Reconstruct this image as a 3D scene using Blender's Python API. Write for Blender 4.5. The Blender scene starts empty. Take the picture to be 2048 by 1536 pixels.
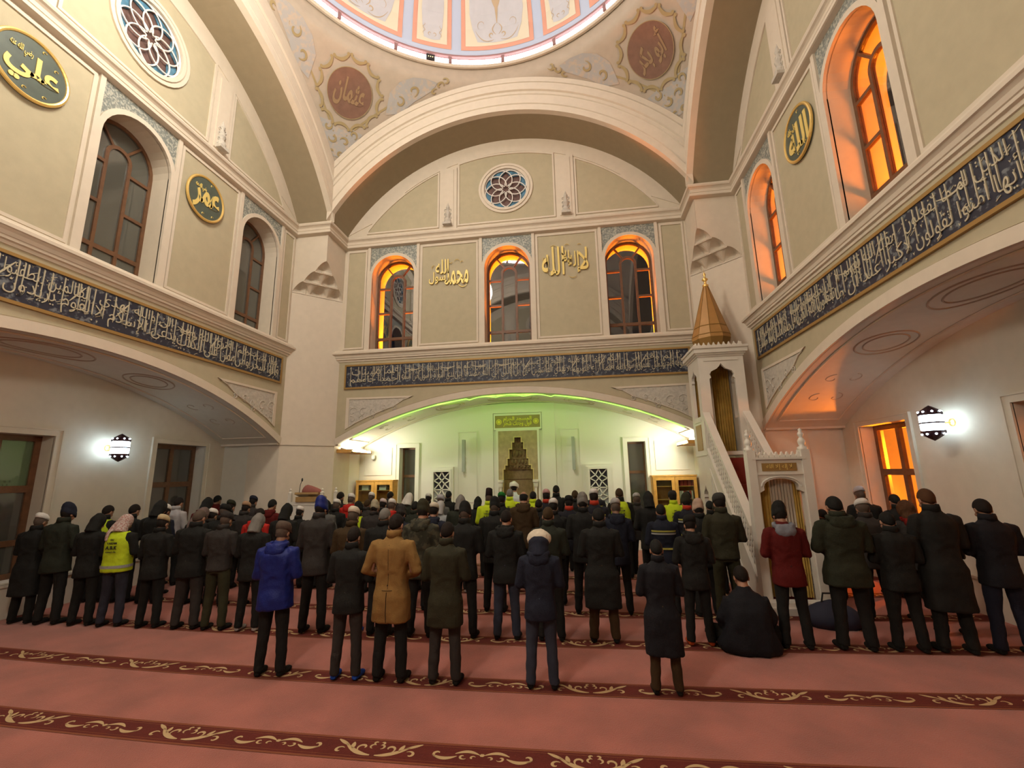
import bpy, bmesh, math, random
from math import sin, cos, pi, sqrt, atan2, asin, radians as R_
from mathutils import Vector, Matrix, noise
from mathutils.geometry import tessellate_polygon

S = bpy.context.scene
C = S.collection
random.seed(7)

# ------------------------------------------------------------------ camera, world, exposure
cam_d = bpy.data.cameras.new('camera')
cam = bpy.data.objects.new('camera', cam_d)
C.objects.link(cam)
cam_d.sensor_width = 36.0
cam_d.lens = 893.80 / 2048 * 36.0
cam_d.clip_start = 0.05
_r = Vector((0.98974508, 0.14163434, -0.01855755))
_u = Vector((0.04566273, -0.19060957, 0.98060334))
_f = Vector((-0.13534986, 0.97139472, 0.1951223))
cam.matrix_world = Matrix(((_r.x, _u.x, -_f.x, 1.75411), (_r.y, _u.y, -_f.y, -5.93649), (_r.z, _u.z, -_f.z, 2.2), (0, 0, 0, 1)))
S.camera = cam
S.view_settings.view_transform = 'Standard'
S.view_settings.look = 'None'
S.view_settings.gamma = 1.0
S.view_settings.use_curve_mapping = False
S.view_settings.exposure = 0.0
S.cycles.use_denoising = True
S.cycles.max_bounces = 6
S.cycles.diffuse_bounces = 4
S.cycles.glossy_bounces = 3
S.cycles.transmission_bounces = 4
S.cycles.transparent_max_bounces = 8
S.cycles.sample_clamp_indirect = 4.0
S.cycles.caustics_reflective = False
S.cycles.caustics_refractive = False
wd = bpy.data.worlds.new('night')
S.world = wd
wd.use_nodes = True
wd.node_tree.nodes['Background'].inputs[0].default_value = (0.05, 0.08, 0.14, 1)
wd.node_tree.nodes['Background'].inputs[1].default_value = 0.06

E_RING, E_FLOOD, E_SCONCE, E_GREEN = 14.5, 28.0, 14.0, 1.5

def lamp(kind, name, loc, power, col, size=0.3, rot=None, size_y=None, spot=None, blend=0.5, target=None):
    d = bpy.data.lights.new(name, kind)
    d.energy = power
    d.color = col
    if kind == 'AREA':
        d.size = size
        if size_y:
            d.shape = 'RECTANGLE'; d.size_y = size_y
    elif kind in ('POINT', 'SPOT'):
        d.shadow_soft_size = size
    if kind == 'SPOT':
        d.spot_size = R_(spot or 60); d.spot_blend = blend
    o = bpy.data.objects.new(name, d)
    C.objects.link(o)
    o.location = loc
    if rot: o.rotation_euler = rot
    if target:
        o.rotation_euler = (Vector(target) - Vector(loc)).to_track_quat('-Z', 'Y').to_euler()
    return o

SODIUM = (1.0, 0.215, 0.004)
LIGHTS = []
# sodium flood lamps on the bay roofs outside the upper windows of the far and right walls
for x in (-3.475, 0.0, 3.475):
    lamp('POINT', 'sodium lamp', (x - 0.1, 6.065 + 1.5, 4.95), 3000, SODIUM, 0.35)
for y in (3.655, 0.33, -2.99):
    lamp('POINT', 'sodium lamp', (6.065 + 1.5, y - 0.55, 4.95), 2200, SODIUM, 0.8)
# yard lamp outside the right bay, and a second one added for glow
lamp('POINT', 'sodium yard lamp', (8.45, 4.36, 2.35), 400, SODIUM, 0.04)
lamp('POINT', 'sodium yard lamp', (8.9, 7.4, 1.2), 110, SODIUM, 0.05)  # added lamp to brighten the wall behind the panes
# flood lamps under the trays of the far bay
for s_ in (-1, 1):
    lamp('AREA', 'tray flood lamp', (s_ * 4.5, 6.75, 2.84), 21, (1.0, 0.96, 0.72), 0.35, target=(s_ * 2.2, 7.75, 1.3))
# added fill lights without fixtures, high in the hall and at the rear (above the picture)
lamp('POINT', 'hall fill light', (-2.8, -1.5, 11.0), 1060, (1.0, 0.93, 0.79), 0.8)
lamp('POINT', 'rear fill light', (-0.4, -5.2, 5.6), 430, (1.0, 0.92, 0.80), 0.35)
# the green strip along the arch of the far bay
for u_ in (-3.3, -1.7, 0.0, 1.7, 3.3):
    z_ = -6.03 + sqrt(10.36 ** 2 - u_ * u_) - 0.05
    lamp('AREA', 'green strip lamp', (u_, 6.15, z_), 6.5, (0.42, 1.0, 0.12), 1.5, target=(u_, 7.7, z_ - 0.7), size_y=0.02)


# ------------------------------------------------------------------ materials
def mat(name, col, rough=0.7, metal=0.0, bump=0.0, bscale=40.0, var=0.0, vscale=6.0, emit=None, estr=0.0, sheen=0.0, spec=0.5, col2=None, c2scale=30.0, c2thr=(0.45, 0.6)):
    m = bpy.data.materials.new(name)
    m.use_nodes = True
    nt = m.node_tree
    b = nt.nodes['Principled BSDF']
    b.inputs['Base Color'].default_value = (*col, 1)
    b.inputs['Roughness'].default_value = rough
    b.inputs['Metallic'].default_value = metal
    b.inputs['Specular IOR Level'].default_value = spec
    if sheen: b.inputs['Sheen Weight'].default_value = sheen
    if emit:
        b.inputs['Emission Color'].default_value = (*emit, 1)
        b.inputs['Emission Strength'].default_value = estr
    tc = None
    if bump or var or col2:
        tc = nt.nodes.new('ShaderNodeTexCoord')
    if bump:
        n = nt.nodes.new('ShaderNodeTexNoise'); n.inputs['Scale'].default_value = bscale
        n.inputs['Detail'].default_value = 4
        nt.links.new(tc.outputs['Object'], n.inputs['Vector'])
        bp = nt.nodes.new('ShaderNodeBump'); bp.inputs['Strength'].default_value = bump
        bp.inputs['Distance'].default_value = 0.02
        nt.links.new(n.outputs['Fac'], bp.inputs['Height'])
        nt.links.new(bp.outputs['Normal'], b.inputs['Normal'])
    if var or col2:
        n = nt.nodes.new('ShaderNodeTexNoise'); n.inputs['Scale'].default_value = c2scale if col2 else vscale
        n.inputs['Detail'].default_value = 5
        nt.links.new(tc.outputs['Object'], n.inputs['Vector'])
        rp = nt.nodes.new('ShaderNodeValToRGB')
        if col2:
            rp.color_ramp.elements[0].position, rp.color_ramp.elements[1].position = c2thr
            rp.color_ramp.elements[0].color = (*col, 1); rp.color_ramp.elements[1].color = (*col2, 1)
        else:
            rp.color_ramp.elements[0].position = 0.3; rp.color_ramp.elements[1].position = 0.7
            rp.color_ramp.elements[0].color = (*[c * (1 - var) for c in col], 1)
            rp.color_ramp.elements[1].color = (*[min(1, c * (1 + var)) for c in col], 1)
        nt.links.new(n.outputs['Fac'], rp.inputs['Fac'])
        nt.links.new(rp.outputs['Color'], b.inputs['Base Color'])
    return m

def glass_mat(name, tint, refl=0.12, trans=0.88, rough=0.02, body=None, bodyf=0.0):
    m = bpy.data.materials.new(name)
    m.use_nodes = True
    nt = m.node_tree
    nt.nodes.clear()
    out = nt.nodes.new('ShaderNodeOutputMaterial')
    tr = nt.nodes.new('ShaderNodeBsdfTransparent'); tr.inputs[0].default_value = (*tint, 1)
    gl = nt.nodes.new('ShaderNodeBsdfGlossy'); gl.inputs['Roughness'].default_value = rough
    gl.inputs[0].default_value = (0.9, 0.9, 0.9, 1)
    fr = nt.nodes.new('ShaderNodeLayerWeight'); fr.inputs[0].default_value = 0.5
    pw = nt.nodes.new('ShaderNodeMath'); pw.operation = 'POWER'; pw.inputs[1].default_value = 4.0
    nt.links.new(fr.outputs[1], pw.inputs[0])
    ad = nt.nodes.new('ShaderNodeMath'); ad.operation = 'MULTIPLY_ADD'; ad.inputs[1].default_value = 0.7; ad.inputs[2].default_value = refl; ad.use_clamp = True
    nt.links.new(pw.outputs[0], ad.inputs[0])
    mx = nt.nodes.new('ShaderNodeMixShader')
    nt.links.new(ad.outputs[0], mx.inputs[0])
    if body:
        df = nt.nodes.new('ShaderNodeBsdfDiffuse'); df.inputs[0].default_value = (*body, 1)
        m2 = nt.nodes.new('ShaderNodeMixShader'); m2.inputs[0].default_value = bodyf
        nt.links.new(tr.outputs[0], m2.inputs[1]); nt.links.new(df.outputs[0], m2.inputs[2])
        nt.links.new(m2.outputs[0], mx.inputs[1])
    else:
        nt.links.new(tr.outputs[0], mx.inputs[1])
    nt.links.new(gl.outputs[0], mx.inputs[2])
    nt.links.new(mx.outputs[0], out.inputs[0])
    return m

M = {}
M['trim'] = mat('cream plaster trim', (0.655, 0.575, 0.47), 0.75, bump=0.05, bscale=25, var=0.03)
M['wall'] = mat('cream plaster wall', (0.655, 0.575, 0.46), 0.8, bump=0.05, bscale=25, var=0.03)
M['panel'] = mat('khaki beige plaster', (0.455, 0.40, 0.275), 0.85, bump=0.08, bscale=60, var=0.04)
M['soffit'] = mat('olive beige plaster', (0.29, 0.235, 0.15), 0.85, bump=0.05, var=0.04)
M['bay'] = mat('pale grey beige plaster', (0.64, 0.61, 0.52), 0.8, bump=0.05, var=0.03)
M['white'] = mat('white painted plaster', (0.78, 0.75, 0.70), 0.6, bump=0.03)
M['marble'] = mat('off white marble', (0.72, 0.68, 0.60), 0.35, var=0.05, vscale=3)
M['wood'] = mat('brown window wood', (0.135, 0.062, 0.028), 0.45, bump=0.15, bscale=60, var=0.2, vscale=12)
M['cabwood'] = mat('honey pine wood', (0.62, 0.33, 0.08), 0.4, bump=0.1, var=0.15, vscale=9)
M['desk'] = mat('reading desk wood', (0.36, 0.22, 0.08), 0.45, var=0.15)
M['glass'] = glass_mat('clear window glass', (0.9, 0.9, 0.9), refl=0.10)
M['dglass'] = glass_mat('grey window glass', (0.55, 0.57, 0.56), refl=0.10, rough=0.08, body=(0.20, 0.20, 0.17), bodyf=0.35)  # grey diffuse body mixed into the transparent pane
M['cabglass'] = glass_mat('cabinet glass', (0.8, 0.85, 0.8), refl=0.03)
M['gold'] = mat('gilded metal', (0.85, 0.60, 0.20), 0.35, metal=0.7)
M['goldpaint'] = mat('gold paint', (0.80, 0.62, 0.20), 0.5, metal=0.2)
M['goldframe'] = mat('dull gold frame', (0.36, 0.22, 0.07), 0.5, metal=0.3)
M['script'] = mat('pale gold lettering', (0.52, 0.47, 0.34), 0.6)
M['navyband'] = mat('navy inscription board', (0.020, 0.024, 0.045), 0.5, col2=(0.16, 0.18, 0.20), c2scale=14, c2thr=(0.54, 0.66))
M['discgreen'] = mat('dark green medallion board', (0.075, 0.095, 0.075), 0.45, var=0.15)
M['discbrown'] = mat('russet brown medallion', (0.20, 0.105, 0.07), 0.7, bump=0.2, bscale=30, var=0.1)
M['faintgold'] = mat('faded gold lettering', (0.30, 0.19, 0.10), 0.6)
M['curl'] = mat('ochre painted scroll', (0.36, 0.28, 0.14), 0.7)
M['patch'] = mat('blue grey arabesque', (0.40, 0.39, 0.38), 0.8, col2=(0.49, 0.41, 0.33), c2scale=9, c2thr=(0.48, 0.62))
M['pend'] = mat('rosy beige plaster', (0.46, 0.385, 0.305), 0.85, var=0.05, vscale=4)
M['relief'] = mat('grey cream carved relief', (0.52, 0.48, 0.42), 0.8, bump=1.0, bscale=14, var=0.12, vscale=14)
M['tile'] = mat('blue grey floral tile', (0.19, 0.21, 0.195), 0.4, bump=0.8, bscale=16, col2=(0.42, 0.42, 0.36), c2scale=26, c2thr=(0.46, 0.60))
M['blueglass'] = mat('blue stained glass', (0.08, 0.20, 0.30), 0.15, var=0.35, vscale=9)
M['mauveglass'] = mat('mauve stained glass', (0.13, 0.075, 0.065), 0.2, var=0.3, vscale=9)
M['domeblue'] = mat('pale blue dome paint', (0.50, 0.58, 0.74), 0.8)
M['domepink'] = mat('salmon dome border', (0.72, 0.36, 0.26), 0.8)
M['domecream'] = mat('cream dome field', (0.74, 0.68, 0.52), 0.8)
M['domegrey'] = mat('grey dome field', (0.56, 0.57, 0.60), 0.8, var=0.04, vscale=3)
M['domeorn'] = mat('tan dome ornament', (0.52, 0.40, 0.26), 0.8)
M['mauve'] = mat('mauve lamp housing', (0.30, 0.17, 0.17), 0.6)
M['led'] = mat('white led strip', (0.9, 0.9, 0.9), 0.5, emit=(0.97, 0.97, 1.0), estr=E_RING)
M['ledw'] = mat('warm led bead', (0.9, 0.85, 0.5), 0.5, emit=(1.0, 0.80, 0.35), estr=1.6)
M['flood'] = mat('flood lamp face', (0.9, 0.9, 0.9), 0.5, emit=(1.0, 0.95, 0.72), estr=E_FLOOD)
M['green'] = mat('green led strip', (0.4, 0.9, 0.2), 0.5, emit=(0.46, 1.0, 0.14), estr=E_GREEN)
M['sconce'] = mat('cold white lantern glass', (0.9, 0.95, 1.0), 0.4, emit=(0.72, 0.90, 1.0), estr=E_SCONCE)
M['sconcecap'] = mat('dark lantern metal', (0.05, 0.02, 0.03), 0.4, metal=0.5)
M['carpet'] = mat('rose red carpet pile', (0.36, 0.105, 0.075), 0.95, bump=0.5, bscale=90, var=0.22, vscale=1.7, sheen=0.3)
M['stripe'] = mat('deep red carpet border', (0.115, 0.012, 0.006), 0.95, bump=0.5, bscale=120, var=0.12)
M['stripe2'] = mat('brown carpet edging', (0.20, 0.055, 0.022), 0.95)
M['motif'] = mat('sand woven scroll', (0.50, 0.34, 0.17), 0.95)
M['mihrab'] = mat('tan mihrab marble', (0.40, 0.30, 0.17), 0.5, var=0.15, vscale=8)
M['mihrabdk'] = mat('brown mihrab niche', (0.26, 0.175, 0.085), 0.6, bump=0.3, bscale=22, var=0.2, vscale=9)
M['mgold'] = mat('mihrab gold edge', (0.62, 0.48, 0.20), 0.5)
M['signboard'] = mat('ochre sign board', (0.30, 0.22, 0.06), 0.5)
M['signtext'] = mat('yellow sign lettering', (0.75, 0.65, 0.05), 0.5)
M['speaker'] = mat('grey speaker cloth', (0.36, 0.38, 0.38), 0.7)
M['dark'] = mat('dark void', (0.035, 0.03, 0.045), 0.8)
M['black'] = mat('black plastic', (0.015, 0.015, 0.015), 0.4)
M['coppercone'] = mat('ochre spire', (0.42, 0.225, 0.07), 0.45, metal=0.15, var=0.08)
M['coppercone2'] = mat('ochre spire rim', (0.26, 0.14, 0.03), 0.5, metal=0.15)
M['curtain'] = mat('ochre curtain', (0.46, 0.29, 0.06), 0.7, var=0.15)
M['sheer'] = mat('sheer beige curtain', (0.55, 0.46, 0.36), 0.8, bump=0.6, bscale=20)
M['redcarpet'] = mat('red stair carpet', (0.20, 0.02, 0.012), 0.9)
M['paperred'] = mat('red book covers', (0.5, 0.06, 0.05), 0.6)
M['paper'] = mat('pale book covers', (0.75, 0.72, 0.62), 0.6)
M['cushion'] = mat('dusty red cushion', (0.30, 0.10, 0.08), 0.8)
M['ground'] = mat('dark asphalt', (0.04, 0.04, 0.04), 0.9)
M['greenpane'] = glass_mat('green tinted glass', (0.5, 0.75, 0.5), refl=0.06, body=(0.20, 0.30, 0.17), bodyf=0.5)

# ------------------------------------------------------------------ mesh helpers
def link(name, me, m=None, parent=None, loc=(0, 0, 0), rz=0.0, kind=None, label=None, cat=None, group=None, smooth=False):
    if m is not None and len(me.materials) == 0:
        me.materials.append(M[m] if isinstance(m, str) else m)
    if smooth:
        me.polygons.foreach_set('use_smooth', [True] * len(me.polygons)); me.update()
    o = bpy.data.objects.new(name, me)
    C.objects.link(o)
    o.location = loc
    o.rotation_euler = (0, 0, rz)
    if parent: o.parent = parent
    if kind: o['kind'] = kind
    if label: o['label'] = label
    if cat: o['category'] = cat
    if group: o['group'] = group
    return o

def empty(name, loc=(0, 0, 0), rz=0.0, **kw):
    o = bpy.data.objects.new(name, None)
    C.objects.link(o)
    o.location = loc; o.rotation_euler = (0, 0, rz); o.empty_display_size = 0.1
    for k, v in kw.items():
        o['category' if k == 'cat' else k] = v
    return o

def me_from(verts, faces, name='m'):
    me = bpy.data.meshes.new(name)
    me.from_pydata(verts, [], faces)
    me.update()
    return me

class G:
    """collects geometry"""
    def __init__(s): s.v = []; s.f = []
    def add(s, vs, fs):
        n = len(s.v); s.v += [tuple(v) for v in vs]; s.f += [tuple(n + i for i in f) for f in fs]; return s
    def box(s, c, d, rz=0.0, rx=0.0, ry=0.0):
        x, y, z = d[0] / 2, d[1] / 2, d[2] / 2
        m = Matrix.Rotation(rz, 3, 'Z') @ Matrix.Rotation(ry, 3, 'Y') @ Matrix.Rotation(rx, 3, 'X')
        vs = [m @ Vector(p) + Vector(c) for p in ((-x, -y, -z), (x, -y, -z), (x, y, -z), (-x, y, -z), (-x, -y, z), (x, -y, z), (x, y, z), (-x, y, z))]
        return s.add(vs, [(0, 3, 2, 1), (4, 5, 6, 7), (0, 1, 5, 4), (1, 2, 6, 5), (2, 3, 7, 6), (3, 0, 4, 7)])
    def b2(s, x0, x1, y0, y1, z0, z1):
        return s.box(((x0 + x1) / 2, (y0 + y1) / 2, (z0 + z1) / 2), (abs(x1 - x0), abs(y1 - y0), abs(z1 - z0)))
    def grid(s, rows, close_u=False, flip=False):
        n = len(rows[0]); vs = [p for r in rows for p in r]; fs = []
        for i in range(len(rows) - 1):
            for j in range(n if close_u else n - 1):
                a, b = i * n + j, i * n + (j + 1) % n
                q = (a, b, b + n, a + n)
                fs.append(q[::-1] if flip else q)
        return s.add(vs, fs)
    def tube(s, pts, r, n=8, caps=True, squash=None):
        pts = [Vector(p) for p in pts]
        rad = r if isinstance(r, (list, tuple)) else [r] * len(pts)
        rows = []; up = Vector((0, 0, 1)); prev = None
        for i, p in enumerate(pts):
            t = (pts[min(i + 1, len(pts) - 1)] - pts[max(i - 1, 0)])
            t = t.normalized() if t.length > 1e-9 else Vector((0, 0, 1))
            if prev is None:
                a = up if abs(t.z) < 0.9 else Vector((0, 1, 0))
                x = t.cross(a).normalized()
            else:
                x = (prev - t * prev.dot(t)); x = x.normalized() if x.length > 1e-6 else t.orthogonal().normalized()
            prev = x; y = t.cross(x)
            rows.append([p + (x * cos(2 * pi * k / n) + y * sin(2 * pi * k / n) * (squash or 1)) * rad[i] for k in range(n)])
        s.grid(rows, close_u=True)
        if caps:
            m = len(s.v)
            s.f.append(tuple(m - len(pts) * n + k for k in range(n))[::-1]); s.f.append(tuple(m - n + k for k in range(n)))
        return s
    def lathe(s, prof, c=(0, 0, 0), n=16, a0=0.0, a1=2 * pi, mat3=None):
        rows = []; full = abs(a1 - a0 - 2 * pi) < 1e-6
        for (r, z) in prof:
            row = []
            for k in range(n if full else n + 1):
                a = a0 + (a1 - a0) * k / n
                p = Vector((r * cos(a), r * sin(a), z))
                if mat3: p = mat3 @ p
                row.append(p + Vector(c))
            rows.append(row)
        return s.grid(rows, close_u=full)
    def plate(s, loops, y0, y1, back=True):
        """loops in (x,z); front face at y0, back at y1"""
        vl = [[Vector((p[0], p[1], 0)) for p in l] for l in loops]
        tris = tessellate_polygon(vl)
        flat = [p for l in loops for p in l]; n = len(flat)
        base = len(s.v)
        s.v += [(p[0], y0, p[1]) for p in flat] + [(p[0], y1, p[1]) for p in flat]
        for t in tris:
            a, b, c = t
            ar = (flat[b][0] - flat[a][0]) * (flat[c][1] - flat[a][1]) - (flat[c][0] - flat[a][0]) * (flat[b][1] - flat[a][1])
            if abs(ar) < 1e-10: continue
            if ar < 0: a, b, c = c, b, a
            s.f.append((base + a, base + b, base + c))
            if back: s.f.append((base + n + c, base + n + b, base + n + a))
        k = 0
        for l in loops:
            m = len(l)
            for i in range(m):
                a, b = base + k + i, base + k + (i + 1) % m
                s.f.append((a, b, b + n, a + n))
            k += m
        return s
    def ball(s, c, r, nu=12, nv=8, rot=None):
        r = r if isinstance(r, (tuple, list)) else (r, r, r)
        rows = []
        for i in range(nv + 1):
            ph = -pi / 2 + pi * i / nv
            row = []
            for k in range(nu):
                a = 2 * pi * k / nu
                p = Vector((r[0] * cos(ph) * cos(a), r[1] * cos(ph) * sin(a), r[2] * sin(ph)))
                if rot: p = rot @ p
                row.append(p + Vector(c))
            rows.append(row)
        return s.grid(rows, close_u=True)
    def mesh(s, name='m', weld=0.0, norm=False):
        me = me_from(s.v, s.f, name)
        if weld or norm:
            bm = bmesh.new(); bm.from_mesh(me)
            if weld: bmesh.ops.remove_doubles(bm, verts=bm.verts, dist=weld)
            bmesh.ops.recalc_face_normals(bm, faces=bm.faces)
            bm.to_mesh(me); bm.free()
        return me
    def obj(s, name, m, parent=None, weld=0.0, **kw):
        return link(name, s.mesh(name, weld or 1e-5, True), m, parent, **kw)

def ringplate(g, outer, inner, y0, y1):
    n = len(outer)
    vs = [(p[0], y0, p[1]) for p in outer + inner] + [(p[0], y1, p[1]) for p in outer + inner]
    fs = []
    for i in range(n):
        j = (i + 1) % n
        fs += [(i, j, n + j, n + i), (2 * n + i, 2 * n + j, j, i), (n + i, n + j, 3 * n + j, 3 * n + i)]
    return g.add(vs, fs)

def arc(cx, cz, r, a0, a1, n):
    return [(cx + r * cos(a0 + (a1 - a0) * i / n), cz + r * sin(a0 + (a1 - a0) * i / n)) for i in range(n + 1)]

def rect(x0, x1, z0, z1):
    return [(x0, z0), (x1, z0), (x1, z1), (x0, z1)]

def ribbon(path, w, thick_fn=None):
    """flat ribbon outline polygons around a 2D path, tapered"""
    L, Rr = [], []
    n = len(path)
    for i, p in enumerate(path):
        a = path[max(i - 1, 0)]; b = path[min(i + 1, n - 1)]
        dx, dz = b[0] - a[0], b[1] - a[1]; l = sqrt(dx * dx + dz * dz) or 1
        ww = (w if thick_fn is None else w * thick_fn(i / (n - 1))) / 2
        L.append((p[0] - dz / l * ww, p[1] + dx / l * ww)); Rr.append((p[0] + dz / l * ww, p[1] - dx / l * ww))
    return L, Rr

def spiral(cx, cz, r0, r1, a0, a1, n=16):
    return [(cx + (r0 + (r1 - r0) * i / n) * cos(a0 + (a1 - a0) * i / n), cz + (r0 + (r1 - r0) * i / n) * sin(a0 + (a1 - a0) * i / n)) for i in range(n + 1)]

# ------------------------------------------------------------------ arabic lettering
_AR = {}
def _ar():
    c = 0xFE80
    for ch, k in (('ء', 1), ('آ', 2), ('أ', 2), ('ؤ', 2), ('إ', 2), ('ئ', 4), ('ا', 2), ('ب', 4), ('ة', 2), ('ت', 4), ('ث', 4), ('ج', 4), ('ح', 4), ('خ', 4), ('د', 2), ('ذ', 2), ('ر', 2), ('ز', 2), ('س', 4), ('ش', 4), ('ص', 4), ('ض', 4), ('ط', 4), ('ظ', 4), ('ع', 4), ('غ', 4), ('ف', 4), ('ق', 4), ('ك', 4), ('ل', 4), ('م', 4), ('ن', 4), ('ه', 4), ('و', 2), ('ى', 2), ('ي', 4)):
        _AR[ch] = (c, k); c += k
_ar()
def shape_ar(w):
    out = []; i = 0; prev = False
    while i < len(w):
        ch = w[i]
        if ch == ' ':
            out.append(' '); prev = False; i += 1; continue
        if ch not in _AR:
            i += 1; continue
        base, k = _AR[ch]
        if ch == 'ل' and i + 1 < len(w) and w[i + 1] in 'آأإا':
            b = {'آ': 0xFEF5, 'أ': 0xFEF7, 'إ': 0xFEF9, 'ا': 0xFEFB}[w[i + 1]]
            out.append(chr(b + (1 if prev else 0))); prev = False; i += 2; continue
        nxt = i + 1 < len(w) and w[i + 1] in _AR and w[i + 1] != 'ء' and k == 4
        if k == 1: out.append(chr(base))
        elif k == 2: out.append(chr(base + (1 if prev else 0)))
        else: out.append(chr(base + {(False, False): 0, (True, False): 1, (False, True): 2, (True, True): 3}[(prev, nxt)]))
        prev = nxt and k == 4
        i += 1
    return ''.join(reversed(out))

def text_mesh(body, name='lettering', bold=0.0, extrude=0.0, res=2):
    cu = bpy.data.curves.new(name, 'FONT')
    cu.body = body; cu.size = 1.0; cu.resolution_u = res; cu.offset = bold; cu.extrude = extrude
    cu.align_x = 'CENTER'
    o = bpy.data.objects.new(name, cu); C.objects.link(o)
    bpy.context.view_layer.update()
    me = bpy.data.meshes.new_from_object(o.evaluated_get(bpy.context.evaluated_depsgraph_get()))
    bpy.data.objects.remove(o); bpy.data.curves.remove(cu)
    return me

def text_g(g, body, x0, x1, z0, z1, y, ar=True, bold=0.0, thick=0.012, keep=False, rise=None):
    """fit a text into the rectangle x0..x1, z0..z1 at depth y (facing -y)"""
    me = text_mesh(shape_ar(body) if ar else body, bold=bold, extrude=0.5)
    if not me.vertices: return g
    xs = [v.co.x for v in me.vertices]; ys = [v.co.y for v in me.vertices]
    ax, bx, ay, by = min(xs), max(xs), min(ys), max(ys)
    sx = (x1 - x0) / max(bx - ax, 1e-6); sz = (z1 - z0) / max(by - ay, 1e-6)
    if keep: sx = sz = min(sx, sz)
    cx, cz = (x0 + x1) / 2, (z0 + z1) / 2
    vs = []
    for v in me.vertices:
        X = cx + (v.co.x - (ax + bx) / 2) * sx; Z = cz + (v.co.y - (ay + by) / 2) * sz
        if rise: Z += rise(X)
        vs.append((X, y + (-thick if v.co.z > 0 else 0), Z))
    g.add(vs, [tuple(p.vertices) for p in me.polygons])
    bpy.data.meshes.remove(me)
    return g
# ------------------------------------------------------------------ dimensions (metres)
W = 6.065          # hall half width (upper walls)
GI = 5.063         # inner face of the four big arches
DB = 1.645         # depth of the bays below
RU, ZU = 5.895, 6.425      # big arch radius and centre height
RL = 10.39; ZL = 4.36 - RL  # low arch
def zu(u, r=RU): return ZU + sqrt(max(r * r - u * u, 0))
def zl(u): return ZL + sqrt(RL * RL - u * u)
def zlr(u, dr): return ZL + sqrt((RL + dr) ** 2 - u * u)
SIDES = {'front': 0.0, 'left': pi / 2, 'right': -pi / 2, 'back': pi}
WIN = {'front': (-3.475, 0.0, 3.475), 'back': (-3.475, 0.0, 3.475), 'left': (-2.99, 0.33, 3.655), 'right': (-3.655, -0.33, 2.99)}
LUN = {'front': 0.0, 'back': 0.0, 'left': 0.25, 'right': -0.25}
HW = 0.668; ZS = 5.82; ZSP = 8.09

# floor -------------------------------------------------------------
g = G(); g.b2(-7.9, 7.9, -7.9, 7.9, -0.2, 0.0)
floor = g.obj('floor', 'carpet', kind='structure', label='rose pink prayer carpet with dark red border stripes')
def ycurve(x): return 0.006 * (x - 0.8) ** 2
def motif_long():
    g = G()
    def rb(path, w, tf=None, y=0):
        L, Q = ribbon(path, w * 1.4, tf); g.add([(p[0], p[1], 0.0045) for p in L + Q], [(i, i + 1, len(L) + i + 1, len(L) + i) for i in range(len(L) - 1)])
    t = lambda s: 0.25 + sin(pi * s)
    for sg in (-1, 1):
        rb([(sg * (0.02 + 0.20 * k / 12), 0.02 + 0.035 * sin(pi * k / 12)) for k in range(13)], 0.020, t)
        rb([(sg * (0.20 + 0.20 * k / 12), -0.01 - 0.035 * sin(pi * k / 12)) for k in range(13)], 0.022, t)
        rb([(sg * p[0], p[1]) for p in spiral(0.36, 0.010, 0.045, 0.012, -1.7, 2.6, 12)], 0.014, t)
        rb([(sg * p[0], p[1]) for p in spiral(0.15, -0.012, 0.035, 0.008, -2.5, 2.2, 12)], 0.011, t)
        rb([(sg * p[0], p[1]) for p in spiral(0.07, -0.022, 0.026, 0.006, 2.6, -1.6, 10)], 0.010, t)
    g.add([(0.022 * cos(a * pi / 3), 0.018 + 0.020 * sin(a * pi / 3), 0.0045) for a in range(6)], [(0, 1, 2, 3, 4, 5)])
    return g.mesh('scroll')
def motif_palm():
    g = G()
    def rb(path, w, tf=None):
        L, Q = ribbon(path, w * 1.4, tf); g.add([(p[0], p[1], 0.0045) for p in L + Q], [(i, i + 1, len(L) + i + 1, len(L) + i) for i in range(len(L) - 1)])
    t = lambda s: 0.3 + 0.9 * sin(pi * s)
    for sg in (-1, 1):
        rb([(sg * (0.02 + 0.26 * k / 12), -0.075 + 0.13 * (k / 12) ** 2) for k in range(13)], 0.026, t)
        rb([(sg * (0.24 + 0.13 * k / 8), 0.03 + 0.075 * k / 8) for k in range(9)], 0.020, t)
        rb([(sg * (0.20 + 0.02 * k / 8), -0.01 + 0.09 * k / 8) for k in range(9)], 0.022, t)
        rb([(sg * p[0], p[1]) for p in spiral(0.30, -0.035, 0.045, 0.012, 2.4, -2.2, 12)], 0.014, t)
        rb([(sg * p[0], p[1]) for p in spiral(0.115, 0.018, 0.052, 0.012, -1.0, 3.6, 12)], 0.014, t)
        rb([(sg * p[0], p[1]) for p in spiral(0.032, 0.040, 0.030, 0.022, -1.5, 2.2, 10)], 0.011, t)
        rb([(sg * p[0], p[1]) for p in spiral(0.026, 0.088, 0.020, 0.010, -1.6, 2.6, 8)], 0.012, t)
    return g.mesh('palmette')
mo = [motif_long(), motif_palm()]
for m_ in mo: m_.materials.append(M['motif'])
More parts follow.
